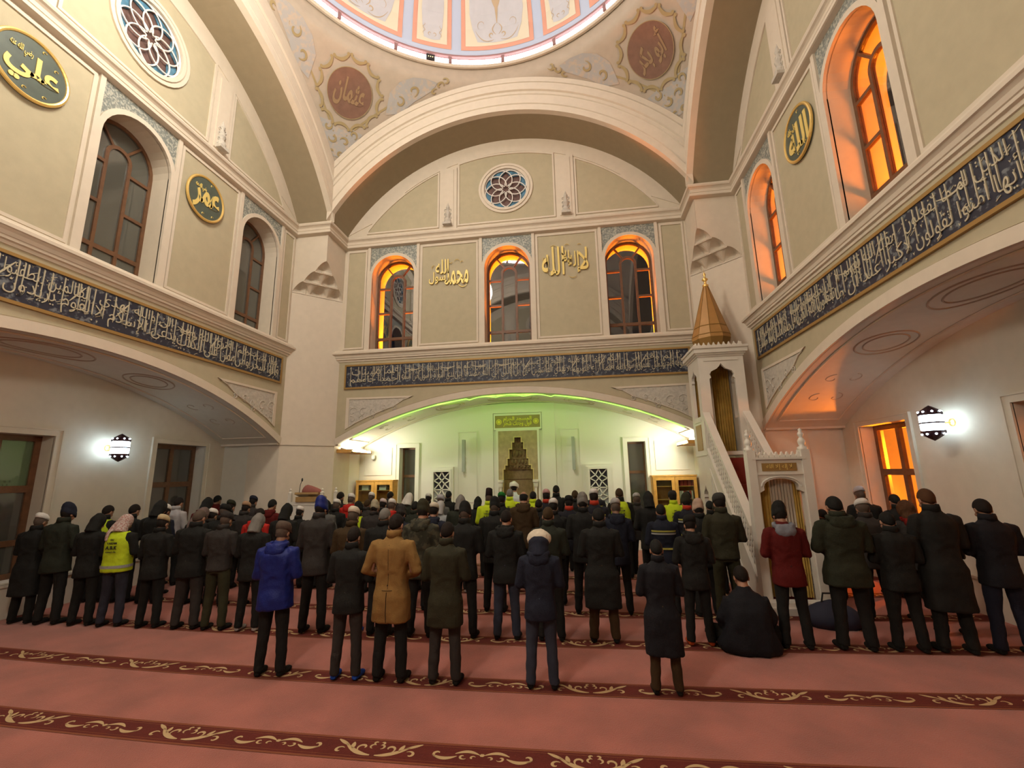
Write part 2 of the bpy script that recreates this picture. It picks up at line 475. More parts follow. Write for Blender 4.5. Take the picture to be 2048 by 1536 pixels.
for row, yr in enumerate((-4.55, -3.25, -1.98, -0.765, 0.49, 1.72, 2.96, 4.2, 5.42)):
    g = G(); e = G()
    for gg, ya, yb, zz in ((g, -0.125, 0.125, 0.003), (e, 0.125, 0.15, 0.0035), (e, -0.15, -0.125, 0.0035), (e, 0.098, 0.104, 0.0042), (e, -0.104, -0.098, 0.0042)):
        xs = [-7.68 + 15.36 * k / 40 for k in range(41)]
        gg.grid([[(x, yr + ya + ycurve(x), zz) for x in xs], [(x, yr + yb + ycurve(x), zz) for x in xs]])
    b = g.obj('carpet_border', 'stripe', floor)
    e.obj('border_edging', 'stripe2', b)
    k0 = -8
    for k in range(k0, 9):
        x = 0.02 + 0.885 * k
        if abs(x) > 7.3: continue
        o = link('woven_scroll', mo[0 if k % 2 else 1], parent=b, loc=(x, yr + ycurve(x), 0), rz=0.012 * (x - 0.8))

# upper walls ---------------------------------------------------------
def win_loop(c, hw, z0, zs, n=16):
    return [(c - hw, z0), (c + hw, z0)] + arc(c, zs, hw, 0, pi, n)
def circ(cx, cz, r, n=36): return arc(cx, cz, r, 0, 2 * pi, n)[:-1]

_rel = {}
def build_window_meshes():
    # frame with lights; origin at window centre / d=0 plane y = W + 0.40
    z1 = 6.25
    lights = []
    cl = [(-0.18, 6.29), (0.18, 6.29)] + arc(0, 8.07, 0.18, 0, pi, 10)
    lights.append(cl)
    for a, b in ((-0.60, -0.24), (-0.18, 0.18), (0.24, 0.60)): lights.append(rect(a, b, 5.90, 6.21))
    for sg in (-1, 1):
        for a, b in ((6.29, 7.04), (7.10, 7.84)):
            lights.append(rect(min(sg * 0.24, sg * 0.60), max(sg * 0.24, sg * 0.60), a, b))
    g0 = R_(51)
    def sector(a0, a1, ex0=None, ex1=None):
        o = arc(0, 8.09, 0.60, a0, a1, 8); i = arc(0, 8.07, 0.245, a1, a0, 8)
        return o + i
    lights.append([(0.24, 7.90), (0.60, 7.90)] + arc(0, 8.09, 0.60, 0, g0, 6) + arc(0, 8.07, 0.245, g0, 0, 5))
    lights.append([(-p[0], p[1]) for p in reversed(lights[-1])])
    d = R_(4)
    lights.append(arc(0, 8.09, 0.60, g0 + d, pi - g0 - d, 8) + arc(0, 8.07, 0.245, pi - g0 - 2.4 * d, g0 + 2.4 * d, 8))
    out = [(-0.70, 5.80), (0.70, 5.80)] + arc(0, 8.09, 0.70, 0, pi, 18)
    fr = G().plate([out] + lights, W + 0.37, W + 0.44)
    return fr.mesh('frame', 1e-5, True), lights
FR_ME, LIGHTS_P = build_window_meshes()
FR_ME.materials.append(M['wood'])
def pane_mesh(loop, key):
    m = G().plate([loop], W + 0.40, W + 0.408).mesh('pane', 1e-5, True)
    m.materials.append(M[key]); return m
PANES = [pane_mesh(l, 'glass') for l in LIGHTS_P]
PANES_D = [pane_mesh(l, 'dglass') for l in LIGHTS_P]

# round window pieces (centred on 0,0)
RW = 0.66
def tracery():
    g = G()
    c = 0.325; r = 0.325
    for k in range(8):
        a = R_(22.5 + 45 * k); cx, cz = c * cos(a), c * sin(a)
        pts = []
        for i in range(49):
            b = a + pi + 2 * pi * i / 48
            p = (cx + r * cos(b), cz + r * sin(b))
            if sqrt(p[0] ** 2 + p[1] ** 2) > 0.125: pts.append((p[0], W + 0.03, p[1]))
        g.tube(pts, 0.0155, 5)
    st = []
    for k in range(17):
        a = R_(22.5 * k); rr = 0.14 if k % 2 == 0 else 0.095
        st.append((rr * cos(a), W + 0.03, rr * sin(a)))
    g.tube(st, 0.013, 5)
    g.tube([(RW * cos(R_(10 * k)), W + 0.03, RW * sin(R_(10 * k))) for k in range(37)], 0.022, 6)
    return g.mesh('tracery', 1e-5, True)
TR_ME = tracery(); TR_ME.materials.append(M['white'])
RWM = G().plate([circ(0, 0, RW + 0.01)], W + 0.10, W + 0.13).mesh('glass', 1e-5, True); RWM.materials.append(M['mauveglass'])
bl = []
for k in range(8):
    a0, a1, am = R_(45 * k + 2), R_(45 * k + 43), R_(45 * k + 22.5)
    p = [(0.60 * cos(a0), 0.60 * sin(a0)), (0.645 * cos(am - 0.18), 0.645 * sin(am - 0.18)), (0.645 * cos(am + 0.18), 0.645 * sin(am + 0.18)), (0.60 * cos(a1), 0.60 * sin(a1)), (0.45 * cos(am), 0.45 * sin(am))]
    m_ = G().plate([p], W + 0.07, W + 0.09).mesh('blue_pane', 1e-5, True); m_.materials.append(M['blueglass']); bl.append(m_)
RING_RW = G()
for (ra, rb, pr) in ((0.66, 0.735, 0.05), (0.735, 0.76, 0.02), (0.76, 0.83, 0.045)):
    RING_RW.plate([circ(0, 0, rb), circ(0, 0, ra)], W - pr, W + 0.05)
RING_ME = RING_RW.mesh('surround', 1e-5, True); RING_ME.materials.append(M['trim'])

wn = 1
for side, rz in SIDES.items():
    cs = WIN[side]; lc = LUN[side]
    # solid wall
    outer = [(-6.3, 0.0), (-5.06, 0.0), (-5.06, 3.05)] + [(u, zl(u)) for u in [-5.02 + 10.04 * k / 40 for k in range(41)]] + [(5.06, 3.05), (5.06, 0.0), (6.3, 0.0), (6.3, 13.9), (-6.3, 13.9)]
    holes = [win_loop(c, HW, ZS, ZSP) for c in cs] + [circ(lc, 10.66, RW)]
    wall = G().plate([outer] + holes, W, W + 0.9).obj('wall_' + side, 'wall', rz=rz, kind='structure')
    def piece(name, g, m, **kw):
        return g.obj(name, m, wall, **kw)
    # beige lower field over the arch
    lo = [(-5.05, 3.10)] + [(u, zlr(u, 0.19)) for u in [-5.0 + 10.0 * k / 40 for k in range(41)]] + [(5.05, 3.10), (5.05, 5.52), (-5.05, 5.52)]
    piece('spandrel_field', G().plate([lo], W - 0.010, W + 0.02), 'panel')
    # archivolt
    av = [(u, zlr(u, 0.0)) for u in [-5.02 + 10.04 * k / 48 for k in range(49)]]
    av2 = [(u, zlr(u, 0.17)) for u in [5.05 - 10.1 * k / 48 for k in range(49)]]
    piece('archivolt', G().plate([av + av2], W - 0.045, W + 0.03), 'trim')
    # spandrel relief triangles
    for sg in (-1, 1):
        tri = [(4.76, 4.42), (2.75, 4.40), (3.0, 4.32)] + [(u, zlr(u, 0.29)) for u in (3.3, 3.7, 4.1, 4.45)] + [(4.76, 3.50)]
        if sg < 0: tri = [(-p[0], p[1]) for p in reversed(tri)]
        cx = sum(p[0] for p in tri) / len(tri); cz = sum(p[1] for p in tri) / len(tri)
        inn = [(cx + (p[0] - cx) * 0.90, cz + (p[1] - cz) * 0.86) for p in tri]
        piece('relief_border', ringplate(G(), tri, inn, W - 0.035, W), 'trim')
        rp = piece('relief_field', G().plate([inn], W - 0.018, W), 'relief')
        # carved stems on the relief
        g = G()
        rnd = random.Random(5)
        for k in range(5):
            t = 0.2 + 0.15 * k
            px = sg * (4.55 - 1.25 * (k / 4)); pz = 4.18 - 0.02 * k - (0.18 if k < 3 else 0.0)
            g.tube([(p[0], W - 0.022, p[1]) for p in spiral(px, pz, 0.16 - 0.02 * k, 0.03, k, k + 5.5, 14)], 0.012, 5)
            g.tube([(p[0], W - 0.022, p[1]) for p in spiral(px + sg * 0.02, pz - 0.22 + 0.05 * k, 0.11 - 0.015 * k, 0.02, 2 + k, k - 3.5, 12)], 0.010, 5)
        link('carved_stems', g.mesh('st', 1e-5, True), 'relief', rp, kind='stuff')
    # window surrounds, tiles, panels
    for c in cs:
        oc = [(c - 0.82, ZS - 0.01), (c + 0.82, ZS - 0.01), (c + 0.82, 9.10), (c - 0.82, 9.10)]
        th = sqrt(0.76 ** 2 - 0.735 ** 2)
        a0 = atan2(th, 0.735)
        tl = [(c + 0.735, 9.085), (c - 0.735, 9.085)] + arc(c, ZSP, 0.76, pi - a0, a0, 16)
        piece('window_surround', G().plate([oc, win_loop(c, HW, ZS, ZSP), tl], W - 0.05, W + 0.02), 'trim')
        piece('tile_spandrel', G().plate([tl], W - 0.012, W), 'tile')
        # sill
        piece('window_sill', G().b2(c - HW, c + HW, W - 0.0, W + 0.38, ZS - 0.03, ZS), 'trim') if False else None
    ed = [-5.02] + [v for c in cs for v in (c - 0.82, c + 0.82)] + [5.02]
    for i in range(0, len(ed), 2):
        a, b = ed[i] + (0.09), ed[i + 1] - (0.09)
        if b - a < 0.12: continue
        if b - a < 0.6: a, b = ed[i] + 0.10, ed[i + 1] - 0.08
        piece('panel_moulding', G().plate([rect(a - 0.05, b + 0.05, 5.87, 9.02), rect(a, b, 5.92, 8.96)], W - 0.03, W + 0.01), 'trim')
        piece('inset_panel', G().plate([rect(a, b, 5.92, 8.96)], W - 0.006, W), 'panel')
    # lunette panels and pilasters
    PR = RU - 0.50
    def uarc(a, b, r, n=12): return [(a + (b - a) * k / n, zu(a + (b - a) * k / n, r)) for k in range(n + 1)]
    ue = sqrt(PR ** 2 - (9.62 - ZU) ** 2)
    for a, b in ((-ue + 0.02, lc - 2.12), (lc - 1.43, lc + 1.43), (lc + 2.12, ue - 0.02)):
        pl = [(a, 9.60), (b, 9.60)] + [p for p in reversed(uarc(a, b, PR)) if p[1] > 9.61]
        cx = (a + b) / 2; cz = 10.3
        hl = [[circ(lc, 10.66, 0.75)], []][0 if abs(a - (lc - 1.43)) < 0.01 else 1]
        piece('lunette_panel', G().plate([pl] + hl, W - 0.006, W), 'panel')
        ring2 = [(p[0] + (0.05 if p[0] > cx else -0.05), p[1] + (0.05 if p[1] > 9.7 else -0.05)) for p in pl]
        piece('lunette_moulding', G().plate([ring2, pl], W - 0.035, W + 0.01), 'trim')
    band = uarc(-5.03, 5.03, RU + 0.02, 40) + [p for p in uarc(4.2, -4.2, PR + 0.07, 40)]
    piece('lunette_arch_band', G().plate([band], W - 0.02, W + 0.01), 'trim')
    for sg in (-1, 1):
        uc = lc + sg * 1.78
        pil = piece('lunette_pilaster', G().plate([rect(uc - 0.27, uc + 0.27, 9.45, zu(abs(uc) + 0.2, PR) + 0.1)], W - 0.045, W).plate([rect(uc - 0.17, uc + 0.17, 9.55, zu(abs(uc) + 0.2, PR) + 0.02)], W - 0.065, W - 0.045), 'trim')
        g = G(); g.b2(uc - 0.13, uc + 0.13, W - 0.20, W - 0.06, 9.56, 9.63)
        g.lathe([(0.10, 9.63), (0.11, 9.72), (0.06, 9.82), (0.09, 9.92), (0.04, 10.08), (0.06, 10.16), (0.0, 10.34)], (uc, W - 0.065, 0), 8, pi, 2 * pi)
        for q in range(4):
            zz = 9.7 + 0.13 * q
            for s2 in (-1, 1): g.tube([(uc + s2 * p[0], W - 0.075, zz + p[1]) for p in spiral(0.07, 0, 0.05, 0.01, -1.5, 2.6, 8)], 0.012, 5)
        link('carved_corbel', g.mesh('cb', 1e-5, True), 'relief', pil)
    # frieze board with inscription
    if side != 'back':
        board = piece('inscription_board', G().plate([rect(-4.80, 4.80, 4.72, 5.345)], W - 0.04, W), 'navyband')
        fr = G().plate([rect(-4.85, 4.85, 4.67, 5.395), rect(-4.80, 4.80, 4.72, 5.345)], W - 0.055, W)
        fr.obj('gilt_frame', 'goldframe', board)
    # windows
    for c in cs:
        e = empty('window_%d' % wn, (c * cos(rz), c * sin(rz), 0), rz, kind='structure'); wn += 1
        link('window_frame', FR_ME, parent=e)
        for pm in (PANES if side != 'left' else PANES_D): link('pane', pm, parent=e)
    e = empty('window_%d' % wn, (lc * cos(rz), lc * sin(rz), 10.66), rz, kind='structure'); wn += 1
    link('tracery', TR_ME, parent=e); link('surround_ring', RING_ME, parent=e); link('mauve_glass', RWM, parent=e)
    for b_ in bl: link('blue_pane', b_, parent=e)
    # big arch: block with soffit, then face mouldings
    a1 = asin(GI / RU)
    ring = [(RU * sin(a1 - 2 * a1 * k / 48), ZU + RU * cos(a1 - 2 * a1 * k / 48)) for k in range(49)]
    blk = [(-GI - 1.1, 9.3), (-GI, 9.3)] + ring[::-1] + [(GI, 9.3), (GI + 1.1, 9.3), (GI + 1.1, 14.1), (-GI - 1.1, 14.1)]
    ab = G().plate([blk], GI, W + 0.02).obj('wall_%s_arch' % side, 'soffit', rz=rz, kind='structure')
    prof = [(0, 0.0), (0.0, 0.11), (0.17, 0.11), (0.185, 0.075), (0.22, 0.075), (0.235, 0.095), (0.49, 0.095), (0.52, 0.05), (0.56, 0.05), (0.575, 0.07), (0.63, 0.07), (0.645, 0.045), (0.69, 0.045), (0.71, 0.08), (0.93, 0.08), (0.955, 0.03), (0.99, 0.03), (1.0, 0.055), (1.15, 0.055), (1.165, 0.0)]
    rows = []
    for (dr, n) in prof:
        r = RU + dr; am = asin(min(1, (GI - n * 0.0) / r)); n = n * 1.45
        rows.append([(r * sin(-am + 2 * am * k / 64), GI - n, ZU + r * cos(-am + 2 * am * k / 64)) for k in range(65)])
    G().grid(rows).obj('arch_moulding', 'trim', ab)

# inscription texts -----------------------------------------------------
TXT = {
 'right': 'بسم الله الرحمن الرحيم سبح لله ما في السماوات وما في الأرض وهو العزيز الحكيم يا أيها الذين آمنوا لم تقولون ما لا تفعلون كبر مقتا عند الله أن تقولوا ما لا تفعلون إن الله يحب الذين يقاتلون في سبيله صفا كأنهم بنيان مرصوص وإذ قال موسى',
 'front': 'لقومه يا قوم لم تؤذونني وقد تعلمون أني رسول الله إليكم فلما زاغوا أزاغ الله قلوبهم والله لا يهدي القوم الفاسقين وإذ قال عيسى ابن مريم يا بني إسرائيل إني رسول الله إليكم مصدقا لما بين يدي من التوراة ومبشرا برسول يأتي من بعدي اسمه أحمد فلما جاءهم بالبينات',
 'left': 'قالوا هذا سحر مبين ومن أظلم ممن افترى على الله الكذب وهو يدعى إلى الإسلام والله لا يهدي القوم الظالمين يريدون ليطفئوا نور الله بأفواههم والله متم نوره ولو كره الكافرون',
}
for side, tx in TXT.items():
    ws = tx.split(' ')
    board = [o for o in bpy.data.objects if o.name.startswith('inscription_board') and o.parent and o.parent.name == 'wall_' + side][0]
    g = G()
    n = 6
    per = math.ceil(len(ws) / n)
    L = 9.40 / math.ceil(len(ws) / per)
    nn = math.ceil(len(ws) / per)
    for i in range(nn):
        ch = ws[i * per:(i + 1) * per]
        x1 = 4.70 - i * L; x0 = x1 - L + 0.03
        low = ' '.join(ch[0::2]); up = ' '.join(ch[1::2])
        text_g(g, low, x0, x1, 4.76, 5.10, W - 0.042, thick=0.012, bold=-0.010)
        if up: text_g(g, up, x0 + 0.05, x1 - 0.08, 5.02, 5.31, W - 0.042, thick=0.012, bold=-0.010)
    rnd = random.Random(len(tx))
    x = -4.66
    while x < 4.68:     # tall verticals of the stacked script
        g.plate([[(x, 4.86 + rnd.random() * 0.1), (x + 0.011, 4.86), (x + 0.017, 5.31), (x + 0.001, 5.325)]], W - 0.052, W - 0.04)
        x += rnd.choice((0.07, 0.11, 0.17, 0.23))
    for q in range(230):    # vowel marks and dots between the letters
        px, pz = rnd.uniform(-4.66, 4.66), rnd.uniform(4.76, 5.31); s_ = rnd.uniform(0.010, 0.017); t_ = rnd.choice((0, 1, 1, 2))
        if t_ == 0: lp = [(px - s_, pz), (px, pz - s_), (px + s_, pz), (px, pz + s_)]
        elif t_ == 1: lp = [(px - 2.4 * s_, pz - s_), (px - 2.2 * s_, pz - 1.5 * s_), (px + 2.4 * s_, pz + s_), (px + 2.2 * s_, pz + 1.5 * s_)]
        else: lp = [(px - s_, pz + s_), (px, pz - s_ * .2), (px + s_, pz + s_), (px, pz - 1.6 * s_)]
        g.plate([lp], W - 0.048, W - 0.04)
    for q in range(9):      # long sweeping strokes
        px = -4.4 + 8.6 * (q + rnd.random() * 0.6) / 9; up = rnd.random() < 0.5
        path = [(px + 0.42 * k / 8, (5.20 if up else 4.93) - 0.05 * sin(pi * k / 8)) for k in range(9)] if up else [(px + 0.20 * k / 8, 4.98 + 0.30 * k / 8) for k in range(9)]
        L_, Q_ = ribbon(path, 0.016, lambda s: 0.5 + sin(pi * s)); g.plate([L_ + Q_[::-1]], W - 0.05, W - 0.04)
    link('lettering', g.mesh('lt'), 'script', board, kind='stuff')

# corner piers with muqarnas ------------------------------------------------
def pier():
    g = G()
    A = Vector((-W, GI, 0)); B = Vector((-GI, W, 0))
    tri = [(-6.4, GI), (-W, GI), (-GI, W), (-GI, 6.4), (-6.4, 6.4)]
    n = len(tri)
    g.add([(p[0], p[1], 0.0) for p in tri] + [(p[0], p[1], 7.37) for p in tri], [tuple(range(n))[::-1], tuple(range(n, 2 * n))] + [(i, (i + 1) % n, n + (i + 1) % n, n + i) for i in range(n)])
    # impost string course
    q = 0.03
    tri2 = [(-6.3, GI - q), (-W - 0.0, GI - q * 1.2), (-GI + q * 1.2, W), (-GI + q, 6.3), (-6.3, 6.3)]
    g.add([(p[0], p[1], 3.045) for p in tri2] + [(p[0], p[1], 3.13) for p in tri2], [tuple(range(n))[::-1], tuple(range(n, 2 * n))] + [(i, (i + 1) % n, n + (i + 1) % n, n + i) for i in range(n)])
    z0, z1 = 7.41, 8.24; hz = (z1 - z0) / 3
    corner = Vector((-GI, GI, 0))
    mid = (A + B) / 2; nrm = (corner - mid)
    def P(t, o):   # t along A->B in full width coordinates, o 0..1 toward the corner
        return A.lerp(B, 0.5) + (B - A) * t + nrm * o
    E = G()
    def edge(p, q, za, zb, k, N): t = k / N; return p.lerp(q, t) + Vector((0, 0, za + (zb - za) * (1.9 * t - 0.9 * t * t)))
    N = 10
    faceL, faceR = [], []
    for tier in range(3):
        nc = 3 - tier; o0, o1 = tier / 3, (tier + 1) / 3; za, zb = z0 + hz * tier, z0 + hz * (tier + 1)
        bp = [P((-nc / 2 + k) / 3, o0) for k in range(nc + 1)]
        ap = [P((-(nc - 1) / 2 + k) / 3, o1) for k in range(nc)]
        for k in range(nc):
            rows = []
            for j in range(N + 1):
                l = edge(bp[k], ap[k], za, zb, j, N); r = edge(bp[k + 1], ap[k], za, zb, j, N)
                row = []
                for s in range(N + 1):
                    q_ = s / N; p = l.lerp(r, q_)
                    dep = 0.27 * sin(pi * q_) * (1 - j / N) ** 0.5 * min(1, 0.15 + j / N * 2.5)
                    row.append(p - nrm.normalized() * dep + Vector((0, 0, -0.02 * sin(pi * q_) * (j == 0))))
                rows.append(row)
            E.grid(rows)
            if tier >= 0:  # small ledge under each cell
                b0, b1 = rows[0][0], rows[0][-1]
                m_ = (b0 + b1) / 2 - nrm.normalized() * 0.05
                dz = Vector((0, 0, -0.03))
                E.add([b0, m_, b1, b0 + dz, m_ + dz, b1 + dz] + [v for v in rows[0]], [(0, 1, 4, 3), (1, 2, 5, 4), (3, 4, 5)])
                E.add([v for v in rows[0]] + [b0 + dz * 0.9, b1 + dz * 0.9], [tuple(range(N + 1)) + (N + 2, N + 1)])
        for k in range(nc - 1):
            rows = []
            for j in range(N + 1):
                l = edge(bp[k + 1], ap[k], za, zb, j, N); r = edge(bp[k + 1], ap[k + 1], za, zb, j, N)
                nb_ = nrm.normalized() * 0.055 * sin(pi * j / N); rows.append([l, l.lerp(r, .25) + nb_ * .7, (l + r) / 2 + nb_, l.lerp(r, .75) + nb_ * .7, r])
            E.grid(rows)
        for j in range(N + 1):
            faceL.append(edge(bp[0], ap[0], za, zb, j, N)); faceR.append(edge(bp[-1], ap[-1], za, zb, j, N))
    # faces of the square upper block
    topz = 9.45
    fl = [(p.x, p.z) for p in faceL]
    poly = [(-6.4, 7.37), (-W, 7.37)] + fl + [(-GI, topz), (-6.4, topz)]
    g.plate([poly], GI, GI + 0.003)
    fr = [(p.y, p.z) for p in faceR]
    poly2 = [(6.4, 7.37), (W, 7.37)] + fr + [(GI, topz), (6.4, topz)]
    h = G().plate([poly2], 0, 0.003)
    g.add([(-GI - v[1], v[0], v[2]) for v in h.v], h.f)
    g.b2(-6.4, -GI - 0.75, GI + 0.25, 6.4, 7.37, 9.45)
    g.add([(-6.4, GI, topz), (-GI, GI, topz), (-GI, 6.4, topz), (-6.4, 6.4, topz)], [(0, 1, 2, 3)])
    return g.mesh('pier', 1e-5, True), E.mesh('muq', 1e-4, True)
pm, mm = pier()
pm.materials.append(M['trim']); mm.materials.append(M['trim'])
for nm, rz in (('front_left', 0), ('front_right', -pi / 2), ('back_left', pi / 2), ('back_right', pi)):
    o = link('wall_' + nm, pm, rz=rz, kind='structure')
    c_ = link('muqarnas', mm, parent=o, smooth=False)

# cornices ------------------------------------------------------------------
def sweep(prof, path, closed):
    """prof: (offset into room, z); path: list of (x,y) walked so that the room is on the right"""
    rows = []; n = len(path)
    for i in range(n):
        a = Vector(path[(i - 1) % n]); b = Vector(path[i]); c = Vector(path[(i + 1) % n])
        d0 = (b - a).normalized() if (closed or i > 0) else (c - b).normalized()
        d1 = (c - b).normalized() if (closed or i < n - 1) else d0
        n0 = Vector((d0.y, -d0.x)); n1 = Vector((d1.y, -d1.x))
        mi = (n0 + n1); mi = mi / max(mi.length_squared, 1e-6) * 2
        rows.append([(b.x + mi.x * o, b.y + mi.y * o, z) for (o, z) in prof])
    if closed: rows.append(rows[0])
    return G().grid(rows)
path = []
base = [(-GI, W), (GI, W), (GI, GI)]
for k in range(4):
    a = -pi / 2 * k
    path += [(x * cos(a) - y * sin(a), x * sin(a) + y * cos(a)) for x, y in base]
pu = [(0.0, 9.06), (0.10, 9.08), (0.125, 9.09), (0.125, 9.15), (0.09, 9.17), (0.09, 9.19), (0.105, 9.195), (0.105, 9.215), (0.08, 9.23), (0.09, 9.28), (0.12, 9.31), (0.155, 9.33), (0.17, 9.37), (0.155, 9.41), (0.10, 9.43), (0.0, 9.44)]
sweep(pu, path, True).obj('trim_1', 'trim', kind='structure', label='cream moulded cornice below the big arches')
pl = [(0.0, 5.48), (0.03, 5.49), (0.035, 5.535), (0.07, 5.55), (0.07, 5.59), (0.085, 5.60), (0.10, 5.655), (0.13, 5.69), (0.155, 5.70), (0.155, 5.75), (0.12, 5.775), (0.10, 5.82), (0.0, 5.83)]
for k, side in enumerate(('front', 'right', 'back', 'left')):
    a = SIDES[side]
    pts = [(-5.24, W), (5.24, W)]
    g = sweep(pl, pts, False)
    m_ = len(pl)
    g.f.append(tuple(range(m_))); g.f.append(tuple(range(m_, 2 * m_))[::-1])
    g.obj('trim_%d' % (k + 2), 'trim', rz=a, kind='structure')

# pendentives, ring and dome ---------------------------------------------------
RP = RU + 1.165
RS = sqrt(RP * RP + GI * GI); ZT = zu(GI, RP); F0 = asin((ZT - ZU) / RS); F1 = asin((RP - 0.0) / RS)
def pend_pt(az, b, off=0.0):
    """b: metres up along the spherical pendentive from its tip"""
    f = F0 + b / RS
    if f <= F1: r, z = (RS - off) * cos(f), ZU + (RS - off) * sin(f)
    else: r, z = GI - off, ZU + RS * sin(F1) + (f - F1) * RS
    return Vector((r * sin(az), r * cos(az), z))
BMAX = (F1 - F0) * RS + (13.97 - (ZU + RS * sin(F1)))
g = G()
for k in range(4):
    rows = []
    for j in range(25):
        bb = BMAX * j / 24
        f = F0 + bb / RS
        xf = sqrt(max(0, RP * RP - (RS * sin(min(f, F1))) ** 2))
        am = math.atan2(GI, xf) - pi / 4
        rows.append([pend_pt(k * pi / 2 + pi / 4 + (-1 + 2 * i / 32) * am, bb) for i in range(33)])
    g.grid(rows)
ceil = g.mesh('pendentives', 2e-3, True)
ceiling = link('ceiling', ceil, 'pend', kind='structure', smooth=True)
# pendentive ornaments in local coords (a: tangential m, b: along the surface m) around the diagonal
def pend_local(q, a, b, off):
    f = F0 + b / RS
    r = RS * cos(min(f, F1))
    return pend_pt(pi / 4 + q * pi / 2 + a / r, max(0.0, min(BMAX, b)), off)
def pend_strip(g, q, path, w, off, tf=None):
    L, Q = ribbon(path, w, tf)
    vs = [pend_local(q, p[0], p[1], off) for p in L + Q]; n = len(L)
    g.add(vs, [(i, i + 1, n + i + 1, n + i) for i in range(n - 1)])
MC = 1.98   # medallion centre along b
for q in (-1, 0):
    g = G(); rows = []
    for j in range(9):
        rows.append([pend_local(q, 0.60 * j / 8 * cos(2 * pi * i / 40), MC + 0.63 * j / 8 * sin(2 * pi * i / 40), 0.05) for i in range(40)])
    g.grid(rows, close_u=True)
    rows = [[pend_local(q, (0.60) * cos(2 * pi * i / 40), MC + (0.63) * sin(2 * pi * i / 40), o) for i in range(40)] for o in (0.05, 0.0)]
    g.grid(rows, close_u=True)
    med = g.obj('pendentive_medallion', 'discbrown', weld=1e-4, label='russet %s roundel in the %s pendentive' % (('calligraphy', 'left') if q == -1 else ('calligraphy', 'right')), cat='medallion', group='russet calligraphy roundels on the pendentives')
    g = G()
    gr = G()
    for i in range(61):
        pass
    ring_rows = [[pend_local(q, r_ * cos(2 * pi * i / 60), MC + r_ * 1.05 * sin(2 * pi * i / 60), 0.055) for i in range(60)] for r_ in (0.60, 0.615)]
    G().grid(ring_rows, close_u=True).obj('gold_rim', 'curl', med, weld=1e-5)
    tm = G(); text_g(tm, 'عثمان' if q == -1 else 'أبو بكر', -0.42, 0.42, -0.40, 0.38, 0, bold=0.03)
    g.add([pend_local(q, -v[0] if False else v[0], MC + v[2], 0.062 if v[1] < 0 else 0.052) for v in tm.v], tm.f)
    link('gold_lettering', g.mesh('gl'), 'faintgold', med, kind='stuff')
    # scalloped wreath
    for i in range(12):
        a0 = 2 * pi * i / 12
        g = G()
        pts = []
        for k in range(13):
            s = -1 + 2 * k / 12
            aa = a0 + s * 0.235; r_ = 0.79 + 0.10 * s * s - 0.02
            pts.append((r_ * cos(aa), MC + 1.05 * r_ * sin(aa)))
        pend_strip(g, q, pts, 0.065, 0.035, lambda s: 0.75 + 0.5 * sin(pi * s))
        for s in (-1, 1):
            aa = a0 + s * 0.215; r_ = 0.885
            cx, cb = r_ * cos(aa), MC + 1.05 * r_ * sin(aa)
            g.add([pend_local(q, cx + 0.042 * cos(m_ * pi / 4), cb + 0.042 * sin(m_ * pi / 4), 0.036) for m_ in range(8)], [tuple(range(8))])
        g.obj('wreath_scroll', 'curl', ceiling, weld=1e-5)
    # cream ground of the wreath
    # painted arabesque fields
    def field(poly, off=0.012, m='patch', nm='arabesque_field'):
        g = G(); cxx = sum(p[0] for p in poly) / len(poly); cbb = sum(p[1] for p in poly) / len(poly)
        rows = [[pend_local(q, cxx + (p[0] - cxx) * s, cbb + (p[1] - cbb) * s, off) for p in poly] for s in (0.001, 0.33, 0.66, 1.0)]
        g.grid(rows, close_u=True)
        return g.obj(nm, m, ceiling, weld=1e-5)
    for sg in (-1, 1):
        field([(sg * 1.08, 1.80), (sg * 1.45, 1.95), (sg * 1.75, 2.35), (sg * 2.15, 2.75), (sg * 2.2, 2.95), (sg * 1.85, 3.0), (sg * 1.5, 2.95), (sg * 1.2, 2.75), (sg * 1.02, 2.4)])
        for (cx, cb, r0, a0, a1) in ((1.62, 2.62, 0.16, -1, 4), (1.35, 2.25, 0.15, 2, -3), (2.30, 2.90, 0.10, 0, 5), (2.42, 3.02, 0.09, 3, -2), (2.2, 2.72, 0.08, 1, 6)):
            g = G(); pend_strip(g, q, spiral(sg * cx, cb, r0, 0.04, a0 * sg, a1 * sg, 14), 0.045, 0.03, lambda s: 0.4 + sin(pi * s)); g.obj('painted_scroll', 'curl', ceiling, weld=1e-5)
        for (cx, cb, r0, a0, a1) in ((0.16, 0.72, 0.13, 3, -2), (0.36, 0.98, 0.12, -1, 4), (0.12, 0.35, 0.07, 1, 6)):
            g = G(); pend_strip(g, q, spiral(sg * cx, cb, r0, 0.04, a0 * sg, a1 * sg, 14), 0.045, 0.03, lambda s: 0.4 + sin(pi * s)); g.obj('painted_scroll', 'curl', ceiling, weld=1e-5)
    field([(-0.10, 0.25), (0.10, 0.25), (0.42, 0.75), (0.62, 1.08), (0.3, 1.12), (0.0, 1.0), (-0.3, 1.12), (-0.62, 1.08), (-0.42, 0.75)])
    # thin border line along the arches
    for sg in (-1, 1):
        g = G()
        vs = []
        for k in range(30):
            x = GI - 0.3 - (GI - 2.6) * k / 29
            for rr in (RP + 0.16, RP + 0.19):
                z = zu(x, rr); rho = sqrt(max(0.1, RS ** 2 - (z - ZU) ** 2)) if z < 13.45 else GI
                az = math.atan2(x, sqrt(max(0.01, rho * rho - x * x)))
                az = az if sg > 0 else pi / 2 - az
                vs.append(pend_pt(q * pi / 2 + az, (asin(min(1, (z - ZU) / RS)) - F0) * RS, 0.012))
        g.add(vs, [(2 * i, 2 * i + 1, 2 * i + 3, 2 * i + 2) for i in range(29)])
